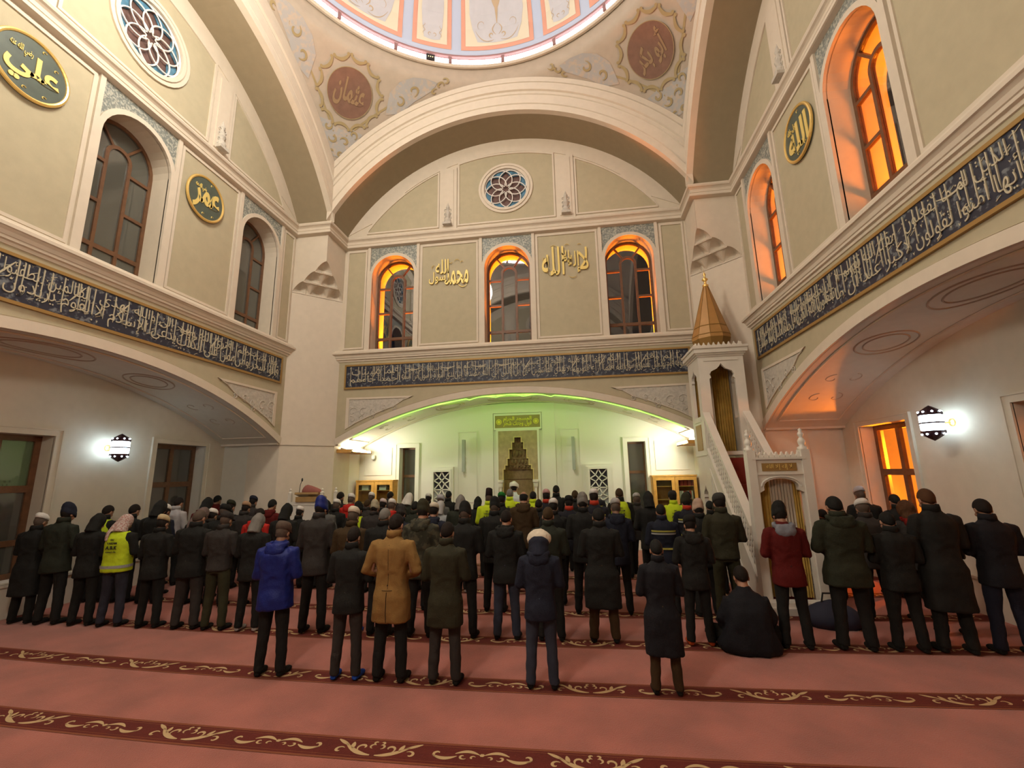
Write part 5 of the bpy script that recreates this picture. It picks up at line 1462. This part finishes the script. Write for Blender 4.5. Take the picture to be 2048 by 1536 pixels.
# ------------------------------------------------------------------ people
def remesh(g, vox, smooth_it=4, disp=None, ratio=None, name='cloth'):
    me = g.mesh('tmp', 1e-5, True)
    o = bpy.data.objects.new('tmp', me); C.objects.link(o)
    r = o.modifiers.new('r', 'REMESH'); r.mode = 'VOXEL'; r.voxel_size = vox; r.adaptivity = 0
    if smooth_it:
        s_ = o.modifiers.new('s', 'SMOOTH'); s_.iterations = smooth_it; s_.factor = 0.5
    bpy.context.view_layer.update()
    out = bpy.data.meshes.new_from_object(o.evaluated_get(bpy.context.evaluated_depsgraph_get()))
    bpy.data.objects.remove(o); bpy.data.meshes.remove(me)
    if disp:
        nrm = [v.normal.copy() for v in out.vertices]
        for v, n_ in zip(out.vertices, nrm): v.co += n_ * disp(v.co)
    if ratio:
        o = bpy.data.objects.new('tmp', out); C.objects.link(o)
        d_ = o.modifiers.new('d', 'DECIMATE'); d_.ratio = ratio
        bpy.context.view_layer.update()
        o2 = bpy.data.meshes.new_from_object(o.evaluated_get(bpy.context.evaluated_depsgraph_get()))
        bpy.data.objects.remove(o); out = o2
    out.name = name
    out.polygons.foreach_set('use_smooth', [True] * len(out.polygons))
    return out

TILT = Matrix.Rotation(R_(-24), 3, 'X')      # bowed head
HC = Vector((0, 0.065, 1.588))                # skull centre of a 1.70 m figure
def hp(p, hc=HC, tl=TILT): return tl @ Vector(p) + hc

def head_parts(g, hc=HC, tl=TILT):
    def b(c, r): g.ball(hp(c, hc, tl), r, 18, 12, rot=tl)
    b((0, -0.005, 0.015), (0.077, 0.098, 0.098))       # skull
    b((0, 0.028, -0.055), (0.060, 0.066, 0.072))       # jaw / cheeks
    b((0, 0.070, -0.105), (0.026, 0.026, 0.020))       # chin
    b((0, 0.094, -0.035), (0.013, 0.024, 0.030))       # nose
    b((0, 0.106, -0.052), (0.016, 0.014, 0.012))
    b((0, 0.086, -0.080), (0.026, 0.014, 0.010))       # lips
    b((0, 0.082, 0.012), (0.050, 0.018, 0.010))        # brow
    for s_ in (-1, 1):
        b((s_ * 0.030, 0.080, -0.008), (0.014, 0.012, 0.009))     # eyes
        b((s_ * 0.080, -0.008, -0.018), (0.011, 0.020, 0.034))    # ears
        b((s_ * 0.045, 0.062, -0.045), (0.024, 0.022, 0.022))     # cheeks

def hand(g, wrist, dirv, up, side, r=0.0088):
    """palm with five fingers"""
    w = Vector(wrist); d = Vector(dirv).normalized(); u = Vector(up).normalized(); s_ = d.cross(u) * side
    g.tube([w - d * 0.02, w + d * 0.03, w + d * 0.085], [0.026, 0.034, 0.036], 10, squash=0.55)
    for i, (ln, off) in enumerate(((0.068, -0.030), (0.078, -0.010), (0.072, 0.010), (0.056, 0.029))):
        b0 = w + d * 0.080 + s_ * off
        g.tube([b0 - d * 0.02, b0 + d * ln * 0.45 - u * 0.004, b0 + d * ln * 0.75 - u * 0.018, b0 + d * ln * 0.9 - u * 0.036], [r * 1.1, r, r * 0.95, r * 0.8], 7)
    t0 = w + d * 0.022 - s_ * 0.030
    g.tube([t0, t0 + d * 0.030 - s_ * 0.022, t0 + d * 0.060 - s_ * 0.030 - u * 0.01], [r * 1.25, r * 1.1, r * 0.85], 7)

def arms(kind):
    """shoulder, elbow, wrist per side"""
    if kind == 'akimbo':
        return [[(s_ * 0.195, -0.015, 1.385), (s_ * 0.315, -0.03, 1.12), (s_ * 0.16, 0.16, 1.04)] for s_ in (-1, 1)]
    return [[(s_ * 0.190, -0.015, 1.385), (s_ * 0.262, 0.0, 1.11), (s_ * 0.085, 0.20, 1.09 + 0.02 * s_)] for s_ in (-1, 1)]

def body_mesh(vox, ratio=None):
    g = G()
    head_parts(g)
    g.tube([(0, -0.01, 1.40), (0, 0.01, 1.47), (0, 0.045, 1.56)], [0.075, 0.060, 0.058], 12)
    g.tube([(0, 0, 0.88), (0, 0, 0.98), (0, 0, 1.12), (0, -0.01, 1.28), (0, -0.015, 1.40), (0, -0.01, 1.45)], [0.15, 0.155, 0.135, 0.155, 0.150, 0.08], 16, squash=0.70)
    for (a, b, c) in arms('fold'):
        g.tube([a, Vector(a).lerp(Vector(b), .5), b, Vector(b).lerp(Vector(c), .5), c], [0.058, 0.050, 0.041, 0.037, 0.027], 10)
    hand(g, (0.085, 0.20, 1.11), (-1, 0.12, 0.02), (0, 1, 0.1), 1)
    hand(g, (-0.085, 0.195, 1.07), (1, 0.12, 0.02), (0, 1, 0.1), -1)
    for s_ in (-1, 1):
        g.tube([(s_ * 0.085, 0, 0.92), (s_ * 0.11, 0.01, 0.70), (s_ * 0.125, 0.015, 0.49), (s_ * 0.13, -0.01, 0.30), (s_ * 0.14, -0.015, 0.09)], [0.088, 0.076, 0.054, 0.052, 0.036], 12)
        g.tube([(s_ * 0.14, -0.045, 0.045), (s_ * 0.145, 0.04, 0.045), (s_ * 0.155, 0.13, 0.032), (s_ * 0.16, 0.18, 0.026)], [0.036, 0.042, 0.040, 0.024], 10, squash=0.75)
    return remesh(g, vox, 2, ratio=ratio, name='body')

def cloth_noise(amp, sc):
    def f(co):
        n1 = noise.noise(Vector((co.x * sc, co.y * sc, co.z * sc * 0.8)))
        n2 = noise.noise(Vector((co.x * sc * 2.4 + 7, co.y * sc * 2.4, co.z * sc * 1.6)))
        fold = sin(co.z * 46 + 5 * n1) * 0.25 if 1.0 < co.z < 1.2 else 0
        return amp * (n1 + 0.5 * n2 + fold)
    return f

def torso_rows(prof, n=28, flat=2.6):
    rows = []
    for (z, a, b, cy) in prof:
        row = []
        for k in range(n):
            t = 2 * pi * k / n; c_, s_ = cos(t), sin(t)
            row.append((a * math.copysign(abs(c_) ** (2 / flat), c_), cy + b * math.copysign(abs(s_) ** (2 / flat), s_), z))
        rows.append(row)
    return rows
def jacket_mesh(kind, arm='fold', puff=0.0, vox=0.017):
    hem = {'short': 0.86, 'mid': 0.74, 'coat': 0.60, 'long': 0.44, 'robe': 0.12, 'parka': 0.70}[kind]
    w = {'short': 0.188, 'mid': 0.205, 'coat': 0.222, 'long': 0.245, 'robe': 0.25, 'parka': 0.232}[kind] + puff
    top = [(0.98, 0.182 + puff, 0.125 + puff, 0.0), (1.12, 0.180 + puff, 0.128 + puff, 0.0), (1.27, 0.195 + puff, 0.132 + puff, -0.012), (1.36, 0.196 + puff, 0.120 + puff, -0.02), (1.42, 0.155, 0.092, -0.018), (1.455, 0.095, 0.080, -0.005), (1.50, 0.076, 0.078, 0.012), (1.515, 0.070, 0.072, 0.014)]
    bot = [(hem, w, 0.150 + puff, 0.0)]
    if hem < 0.8: bot.append((0.86, w * 0.95, 0.148 + puff, -0.005))
    rows = torso_rows(bot + top)
    g = G(); g.grid(rows, close_u=True)
    n = 28; m_ = len(g.v)
    g.f.append(tuple(range(n))[::-1]); g.f.append(tuple(range(m_ - n, m_)))
    for (a, b, c) in arms(arm):
        a, b, c = Vector(a), Vector(b), Vector(c)
        g.tube([a * 1.0 + Vector((-math.copysign(0.04, a.x), 0, 0.0)), a, a.lerp(b, .5), b, b.lerp(c, .5), c], [0.07, 0.078 + puff * .6, 0.070 + puff * .6, 0.063 + puff * .5, 0.055 + puff * .4, 0.045], 12)
    return remesh(g, vox, 3, cloth_noise(0.010 + puff * 0.2, 9), name='jacket')

def trousers_mesh():
    g = G()
    g.tube([(0, 0.0, 1.0), (0, 0.0, 0.92), (0, -0.005, 0.82)], [0.165, 0.170, 0.150], 16, squash=0.78)
    for s_ in (-1, 1):
        g.tube([(s_ * 0.08, 0, 0.92), (s_ * 0.098, 0.0, 0.78), (s_ * 0.118, 0.012, 0.50), (s_ * 0.13, 0.0, 0.28), (s_ * 0.142, -0.01, 0.06)], [0.092, 0.092, 0.072, 0.066, 0.062], 14)
    return remesh(g, 0.016, 2, cloth_noise(0.007, 12), name='trousers')

def sock_mesh(s_):
    g = G()
    g.tube([(s_ * 0.142, -0.012, 0.13), (s_ * 0.142, -0.015, 0.06)], [0.044, 0.044], 10)
    g.tube([(s_ * 0.14, -0.052, 0.040), (s_ * 0.145, 0.0, 0.046), (s_ * 0.15, 0.07, 0.044), (s_ * 0.158, 0.15, 0.034), (s_ * 0.162, 0.20, 0.026)], [0.036, 0.046, 0.047, 0.044, 0.024], 12, squash=0.78)
    return remesh(g, 0.012, 3, name='sock')

def shell(g, fn, nu=22, nv=12, th=0.010):
    pass
def cap_mesh(kind):
    """headwear in the bowed head frame"""
    g = G(); n = 22
    def lathe(prof, tip=0.0, c=(0, -0.012, 0.0), sx=0.088, sy=0.108):
        rows = []
        for (r, z) in prof:
            rows.append([hp((c[0] + r * sx * cos(2 * pi * k / n), c[1] + r * sy * sin(2 * pi * k / n) + tip * (z - 0.03), c[2] + z)) for k in range(n)])
        g.grid(rows, close_u=True)
    if kind == 'kufi': lathe([(0.96, 0.045), (1.0, 0.045), (1.01, 0.075), (0.96, 0.105), (0.70, 0.130), (0.30, 0.138), (0.0, 0.139)], tip=-0.35)
    elif kind == 'beanie': lathe([(0.97, -0.02), (1.05, -0.02), (1.08, 0.00), (1.07, 0.035), (1.02, 0.04), (1.05, 0.07), (0.92, 0.115), (0.60, 0.150), (0.22, 0.165), (0.0, 0.167)], tip=-0.45)
    elif kind == 'fez': lathe([(0.98, 0.03), (1.0, 0.03), (0.88, 0.19), (0.86, 0.20), (0.10, 0.202), (0.0, 0.21)], tip=-0.20)
    elif kind == 'cap':
        lathe([(0.98, 0.02), (1.03, 0.02), (1.06, 0.06), (1.05, 0.085), (0.85, 0.118), (0.40, 0.13), (0.0, 0.132)], tip=-0.25)
        g.ball(hp((0, 0.105, 0.045)), (0.062, 0.045, 0.008), 14, 6, rot=TILT)
    elif kind == 'fur': lathe([(0.98, 0.01), (1.12, 0.01), (1.16, 0.05), (1.14, 0.10), (0.95, 0.115), (0.3, 0.118), (0.0, 0.118)], tip=-0.2)
    elif kind == 'turban':
        lathe([(0.98, 0.02), (1.15, 0.02), (1.30, 0.045), (1.33, 0.075), (1.22, 0.105), (0.95, 0.125), (0.70, 0.150), (0.45, 0.168), (0.0, 0.172)], tip=-0.2)
        for q in range(5):
            g.tube([hp((1.26 * 0.088 * cos(a), -0.012 + 1.26 * 0.108 * sin(a), 0.035 + 0.017 * q + 0.012 * sin(a + q))) for a in [2 * pi * k / 20 for k in range(21)]], 0.013, 6)
    elif kind == 'hair':
        rows = []
        for j in range(9):
            el = R_(-34 + 124 * j / 8)
            row = []
            for k in range(n):
                a = 2 * pi * k / n; fr = max(0, sin(a))      # front is +y
                e2 = max(el, R_(-34) + R_(64) * fr ** 0.7) if j < 8 else el
                lo_ = -60 + 50 * (sin(a) + 1) - 8 * fr - 14 * max(0, 0.4 - abs(sin(a) + 0.4))
                e2 = R_(lo_ + (90 - lo_) * j / 8)
                row.append(hp((0.084 * cos(e2) * cos(a), -0.010 + 0.106 * cos(e2) * sin(a), 0.018 + 0.108 * sin(e2))))
            rows.append(row)
        inner = [[HC + (p - HC) * 0.90 for p in rows[0]]]
        g.grid(inner + rows, close_u=True)
    elif kind == 'bald':
        rows = []
        for j in range(5):
            rows.append([hp((0.084 * cos(R_(-56 + 17 * j)) * cos(a), -0.010 + 0.106 * cos(R_(-56 + 17 * j)) * sin(a), 0.018 + 0.107 * sin(R_(-56 + 17 * j)))) for a in [pi - 0.25 + (pi + 0.5) * k / 20 for k in range(21)]])
        g.grid(rows)
    elif kind in ('hood', 'furhood', 'scarf'):
        # cloth around the head and neck, face opening in front
        big = 1.18 if kind == 'furhood' else 1.0
        g.ball(hp((0, -0.022, 0.012)), (0.102 * big, 0.118 * big, 0.124 * big), 20, 14, rot=TILT)
        g.tube([hp((0, -0.035, -0.02)), hp((0, -0.045, -0.09)), Vector((0, -0.045, 1.44))], [0.095, 0.098, 0.105], 14)
        if kind == 'hood': g.ball(hp((0, -0.055, 0.095)), (0.05, 0.06, 0.05), 12, 8)
        if kind == 'scarf': g.tube([hp((-0.07, -0.09, 0.02)), (-0.12, -0.13, 1.45), (-0.13, -0.145, 1.32)], [0.03, 0.045, 0.03], 8, squash=0.5)
        me = remesh(g, 0.013, 3, cloth_noise(0.012 if kind == 'furhood' else 0.007, 26 if kind == 'furhood' else 14), name=kind)
        bm = bmesh.new(); bm.from_mesh(me)
        inv = TILT.inverted()
        dl = [v for v in bm.verts if (inv @ (v.co - HC)).y > 0.060 and (inv @ (v.co - HC)).z < 0.085 and abs(v.co.x) < 0.07 and v.co.z > 1.45]
        bmesh.ops.delete(bm, geom=dl, context='VERTS'); bm.to_mesh(me); bm.free()
        return me
    elif kind == 'hoodlined':
        # pale lined hood pushed high on the bowed head
        g.ball(hp((0, -0.006, 0.030)), (0.158, 0.120, 0.112), 20, 14, rot=TILT)
        return remesh(g, 0.012, 2, cloth_noise(0.008, 18), name='lined_hood')
    me = g.mesh(kind, 1e-5, True)
    me.polygons.foreach_set('use_smooth', [True] * len(me.polygons))
    return me
def hoodback_mesh():
    g = G()
    g.ball((0, -0.105, 1.405), (0.135, 0.062, 0.085), 18, 12)
    g.tube([(-0.10, 0.02, 1.475), (-0.12, -0.06, 1.465), (-0.07, -0.12, 1.46), (0.07, -0.12, 1.46), (0.12, -0.06, 1.465), (0.10, 0.02, 1.475)], 0.034, 8)
    return remesh(g, 0.014, 3, cloth_noise(0.010, 16), name='hood_down')
def collar_mesh():
    g = G(); g.lathe([(0.070, 1.47), (0.090, 1.465), (0.086, 1.515), (0.079, 1.545), (0.070, 1.545)], (0, 0.008, 0), 20)
    me = g.mesh('collar', 1e-5, True); me.polygons.foreach_set('use_smooth', [True] * len(me.polygons)); return me
def vest_mesh(full=False):
    g = G()
    rows = torso_rows([(0.84, 0.214, 0.162, 0.0), (0.86, 0.216, 0.164, 0.0), (1.0, 0.206, 0.150, 0.0), (1.14, 0.202, 0.152, 0.0), (1.27, 0.205, 0.152, -0.012), (1.355, 0.175, 0.142, -0.02), (1.42, 0.150, 0.112, -0.018), (1.455, 0.105, 0.096, -0.005)], 32)
    g.grid(rows, close_u=True)
    return remesh(G().add(g.v + [(0, 0, 0.84), (0, 0, 1.46)], g.f + [tuple((k + 1) % 32 if t == 0 else k if t == 1 else len(g.v) for t in range(3)) for k in range(32)] + [tuple(len(g.v) - 32 + k if t == 0 else len(g.v) - 32 + (k + 1) % 32 if t == 1 else len(g.v) + 1 for t in range(3)) for k in range(32)]), 0.014, 2, cloth_noise(0.006, 12), name='vest')
def stripe_mesh(z0, z1, w=0.215, d=0.158):
    g = G(); g.grid(torso_rows([(z0, w, d, -0.006), (z1, w, d, -0.010)], 36), close_u=True)
    me = g.mesh('stripe', 1e-5, True); return me

t0_ = {}
def cached(key, fn):
    if key not in t0_: t0_[key] = fn()
    return t0_[key]
PC = dict(greybrown=(0.085, 0.06, 0.045), blue=(0.008, 0.016, 0.135), black=(0.010, 0.010, 0.009), black2=(0.008, 0.008, 0.011), dark=(0.012, 0.008, 0.006), charcoal=(0.030, 0.026, 0.024), tan=(0.225, 0.125, 0.038), olive=(0.026, 0.024, 0.012), cream=(0.62, 0.54, 0.42), navy=(0.012, 0.014, 0.026), darknavy=(0.010, 0.012, 0.022), jeans=(0.030, 0.036, 0.055), brown=(0.045, 0.026, 0.010), white=(0.68, 0.66, 0.62), darkgreen=(0.017, 0.020, 0.013), checked=(0.42, 0.28, 0.25), slate=(0.025, 0.026, 0.038), beige=(0.46, 0.37, 0.22), olive2=(0.032, 0.032, 0.015), grey=(0.17, 0.16, 0.145), camo=(0.032, 0.028, 0.018), red=(0.085, 0.005, 0.004), scarlet=(0.42, 0.018, 0.012), green=(0.020, 0.022, 0.012), brown2=(0.070, 0.030, 0.012), brown3=(0.050, 0.028, 0.014), mauve=(0.14, 0.095, 0.085), pinkbeige=(0.42, 0.29, 0.22), grey2=(0.040, 0.040, 0.036), greywhite=(0.38, 0.37, 0.36), tan2=(0.36, 0.22, 0.13), sand=(0.36, 0.32, 0.22), lightgrey=(0.30, 0.32, 0.33), grey3=(0.09, 0.09, 0.085), palegrey=(0.36, 0.34, 0.34), green2=(0.010, 0.13, 0.02), navywhite=(0.40, 0.39, 0.42), pinkwhite=(0.55, 0.46, 0.46), fez=(0.022, 0.012, 0.012), whitecloth=(0.60, 0.58, 0.52), pink=(0.48, 0.27, 0.26), white2=(0.6, 0.6, 0.55), whiterobe=(0.55, 0.58, 0.62), fire=(0.012, 0.012, 0.018), orange=(0.42, 0.06, 0.01), hiv=(0.48, 0.62, 0.02), firered=(0.40, 0.035, 0.015), yellow=(0.42, 0.40, 0.08), silver=(0.34, 0.35, 0.34), sockblue=(0.015, 0.07, 0.40), nylon=(0.18, 0.19, 0.22))
def pm_(c):
    k = 'cloth ' + c
    if k not in M: M[k] = mat(k, PC[c], 0.85 if c not in ('blue',) else 0.5, bump=0.25, bscale=70, var=0.12, vscale=7, spec=0.25)
    return k
M['skin'] = mat('skin', (0.33, 0.165, 0.10), 0.6, var=0.06, vscale=9)
M['skin2'] = mat('skin tanned', (0.24, 0.12, 0.068), 0.6, var=0.06, vscale=9)
M['camouflage'] = mat('dark camouflage cloth', (0.022, 0.022, 0.012), 0.9, col2=(0.060, 0.052, 0.030), c2scale=14, c2thr=(0.48, 0.56))
M['checkcloth'] = mat('red and white checked scarf', (0.34, 0.16, 0.14), 0.9, col2=(0.50, 0.42, 0.38), c2scale=55, c2thr=(0.44, 0.54))

def part(root, name, key, fn, m, **kw):
    """share one mesh per shape and material"""
    k = (key, m)
    if k not in t0_:
        base = cached(key, fn)
        me = base if not base.materials else base.copy()
        me.materials.clear(); me.materials.append(M[m]); t0_[k] = me
        if base is me: t0_[key] = me
    return link(name, t0_[k], parent=root, **kw)

BODY_NEAR = body_mesh(0.0085)
BODY_FAR = body_mesh(0.016, 0.6)
t0_['bodyN'] = BODY_NEAR; t0_['bodyF'] = BODY_FAR
EX = {'kufi': 0.0, 'beanie': 0.035, 'fez': 0.085, 'turban': 0.045, 'hood': 0.03, 'furhood': 0.035, 'fur': 0.0, 'cap': 0.01, 'scarf': 0.012, 'hoodlined': 0.02, 'hair': 0.0, 'bald': -0.01}

for idx, (x, y, h, hat, hc, j, jc, tc, rot, lab) in enumerate(PEOPLE):
    s_ = max(0.86, min(1.13, (h - EX[hat] * 0.8) / 1.695))
    near = y < 0.7
    grp = 'worshippers standing in rows facing the far wall'
    root = empty('person', (x, y, 0), R_(-rot), label=lab, cat='person', group=grp)
    rn = random.Random(idx * 13 + 1)
    wd_ = s_ * (0.91 + 0.06 * rn.random()) * (1.10 if 'broad' in lab or 'parka' in lab else 1.0)
    root.scale = (wd_, s_ * 1.0, s_)
    part(root, 'body', 'bodyN' if near else 'bodyF', None, 'skin' if idx % 3 else 'skin2')
    kind = {'hooded': 'mid', 'vest': 'short', 'striped': 'mid'}.get(j, j)
    arm = 'akimbo' if jc == 'tan' else 'fold'
    puff = 0.018 if jc == 'blue' else 0.010 if kind in ('parka',) else 0.0
    jm = 'camouflage' if jc == 'camo' else pm_('hiv' if jc == 'hivis' else jc)
    jk = part(root, 'coat' if kind in ('coat', 'long') else 'robe' if kind == 'robe' else 'jacket', ('jacket', kind, arm, puff), lambda: jacket_mesh(kind, arm, puff), jm)
    if kind != 'robe':
        part(root, 'trousers', 'trousers', trousers_mesh, pm_(tc))
    sc = 'sockblue' if 'blue socks' in lab else 'orange' if 'orange socks' in lab else 'greywhite' if 'grey hood, left' in lab else 'black'
    for q in (-1, 1): part(root, 'sock', ('sock', q), lambda: sock_mesh(q), pm_(sc))
    # headgear
    if hat == 'hoodlined':
        part(root, 'lined_hood', 'hoodlined', lambda: cap_mesh('hoodlined'), pm_('cream'))
        part(root, 'hood_down', 'hoodback', hoodback_mesh, jm)
        def nape():
            g = G(); g.ball(hp((0, -0.045, -0.035)), (0.135, 0.120, 0.082), 20, 12, rot=TILT); g.tube([hp((0, -0.04, -0.05)), (0, -0.04, 1.42)], [0.12, 0.135], 14)
            return remesh(g, 0.013, 3, cloth_noise(0.006, 14), name='hood_nape')
        part(root, 'hood_nape', 'nape', nape, jm)
    elif hat in ('hair', 'bald'):
        part(root, 'hair', hat, lambda: cap_mesh(hat), pm_(hc))
    else:
        nm = {'kufi': 'skullcap', 'cap': 'cap', 'fur': 'cap', 'beanie': 'beanie', 'fez': 'fez', 'turban': 'turban', 'hood': 'hood', 'furhood': 'fur_hood', 'scarf': 'headscarf'}[hat]
        part(root, nm, hat, lambda: cap_mesh(hat), 'checkcloth' if hc == 'checked' else pm_(hc))
        if hat not in ('hood', 'furhood', 'scarf'):
            part(root, 'hair', 'bald', lambda: cap_mesh('bald'), pm_('dark' if idx % 3 else 'greybrown'))
    if j == 'hooded' and hat != 'hoodlined':
        hcl = {'red': 'nylon', 'scarlet': 'scarlet'}.get(jc, None)
        if jc == 'red' and 'dark red' not in lab: hcl = 'red'
        part(root, 'hood_down', 'hoodback', hoodback_mesh, pm_(hcl) if hcl else jm)
    elif jc != 'whiterobe' and hat not in ('hood', 'scarf', 'furhood', 'hoodlined'):
        cc = 'firered' if jc == 'fire' else jc
        part(root, 'collar', 'collar', collar_mesh, 'camouflage' if cc == 'camo' else pm_('hiv' if cc == 'hivis' else cc))
    if j == 'parka': part(root, 'hood_down', 'hoodback', hoodback_mesh, jm)
    if hat == 'furhood': part(root, 'red_scarf', 'hoodback', hoodback_mesh, pm_('scarlet'))
    if j == 'vest':
        vs_ = part(root, 'safety_vest', 'vest', vest_mesh, pm_('hiv'))
        def txt():
            g = G()
            for (t_, z0, z1, hw_) in (('GAZ', 1.33, 1.36, 0.03), ('YARDIM', 1.275, 1.305, 0.08), ('A.B.K', 1.195, 1.25, 0.09), ('GENÇLİK', 1.14, 1.17, 0.085)):
                text_g(g, t_, -hw_, hw_, z0, z1, -0.176, ar=False, bold=0.02, thick=0.004)
            return g.mesh('vt')
        part(vs_, 'vest_print', 'vtxt', txt, 'black', kind='stuff')
        part(vs_, 'reflective_band', 'band1', lambda: stripe_mesh(0.90, 0.945, 0.219, 0.168), pm_('silver'))
    if j == 'striped':
        for (nm, z0, z1, c_) in (('reflective_band', 1.29, 1.315, 'yellow'), ('reflective_band', 1.25, 1.275, 'silver'), ('reflective_band', 1.02, 1.05, 'yellow')):
            part(root, nm, ('bnd', z0), lambda: stripe_mesh(z0, z1, 0.212, 0.150), pm_(c_))

# tailoring of the tan overcoat
tan = next(o for o in bpy.data.objects if o.name.startswith('coat') and o.parent and 'tan camel' in o.parent.get('label', ''))
from mathutils.bvhtree import BVHTree
bv = BVHTree.FromPolygons([v.co for v in tan.data.vertices], [p.vertices for p in tan.data.polygons])
def back(x, z):
    h = bv.ray_cast(Vector((x, -1, z)), Vector((0, 1, 0))); return h[0].y if h[0] else -0.14
G().tube([(0.004, back(0.004, z), z) for z in [1.40 - 0.05 * k for k in range(10)]], 0.0025, 5).obj('back_seam', pm_('brown'), tan)
G().tube([(-0.002, back(0, z), z) for z in [0.92 - 0.03 * k for k in range(11)]], 0.0042, 5).obj('vent_slit', pm_('dark'), tan)
G().tube([(-0.06 + 0.012 * k, back(-0.06 + 0.012 * k, 0.935 + 0.0), 0.935) for k in range(11)], 0.004, 5).obj('vent_stitching', pm_('brown'), tan)

# the seated figure
def seated():
    root = empty('person', (3.76, 0.40, 0), R_(-4), label='person in black sitting on the carpet, seen from behind, left of the dark red jacket', cat='person')
    g = G(); dz = Vector((0, 0.06, -0.80))
    hc = HC + dz + Vector((0, -0.02, 0))
    head_parts(g, hc)
    g.tube([(0, 0.0, 0.60), hc + Vector((0, -0.02, -0.05))], [0.07, 0.058], 12)
    g.tube([(0, -0.02, 0.10), (0, -0.05, 0.30), (0, -0.02, 0.50), (0, 0.03, 0.62)], [0.16, 0.15, 0.16, 0.08], 14, squash=0.75)
    for q in (-1, 1):
        g.tube([(q * 0.19, 0.01, 0.56), (q * 0.25, 0.06, 0.30), (q * 0.10, 0.24, 0.26)], [0.055, 0.045, 0.03], 10)
        hand(g, (q * 0.10, 0.24, 0.26), (-q * 0.9, 0.4, -0.05), (0, 0.2, 1), q)
        g.tube([(q * 0.09, 0.0, 0.12), (q * 0.34, 0.20, 0.13), (q * 0.05, 0.36, 0.07), (-q * 0.12, 0.38, 0.05)], [0.10, 0.07, 0.045, 0.03], 10)
    bm_ = remesh(g, 0.010, 2, name='body'); link('body', bm_, 'skin', root)
    g = G()
    g.grid(torso_rows([(0.01, 0.33, 0.24, 0.05), (0.07, 0.345, 0.25, 0.04), (0.18, 0.285, 0.20, -0.01), (0.32, 0.245, 0.165, -0.04), (0.46, 0.235, 0.15, -0.03), (0.56, 0.215, 0.13, 0.0), (0.62, 0.15, 0.10, 0.025), (0.66, 0.09, 0.08, 0.04), (0.70, 0.07, 0.07, 0.05)]), close_u=True)
    n = 28; m_ = len(g.v); g.f.append(tuple(range(n))[::-1]); g.f.append(tuple(range(m_ - n, m_)))
    for q in (-1, 1): g.tube([(q * 0.17, 0.01, 0.56), (q * 0.27, 0.04, 0.34), (q * 0.26, 0.10, 0.26), (q * 0.12, 0.24, 0.26)], [0.085, 0.07, 0.062, 0.05], 12)
    link('coat', remesh(g, 0.016, 4, cloth_noise(0.012, 8), name='coat'), pm_('black2'), root)
    g = G()
    for q in (-1, 1): g.tube([(q * 0.10, 0.02, 0.14), (q * 0.36, 0.22, 0.14), (q * 0.04, 0.38, 0.09)], [0.13, 0.10, 0.07], 12)
    link('trousers', remesh(g, 0.018, 3, name='trousers'), pm_('black'), root)
    base = cached('hair', lambda: cap_mesh('hair')).copy()
    for v in base.vertices: v.co += dz + Vector((0, -0.02, 0))
    base.materials.clear(); link('hair', base, pm_('dark'), root)
    root.scale = (1.06, 1.0, 1.07)
seated()
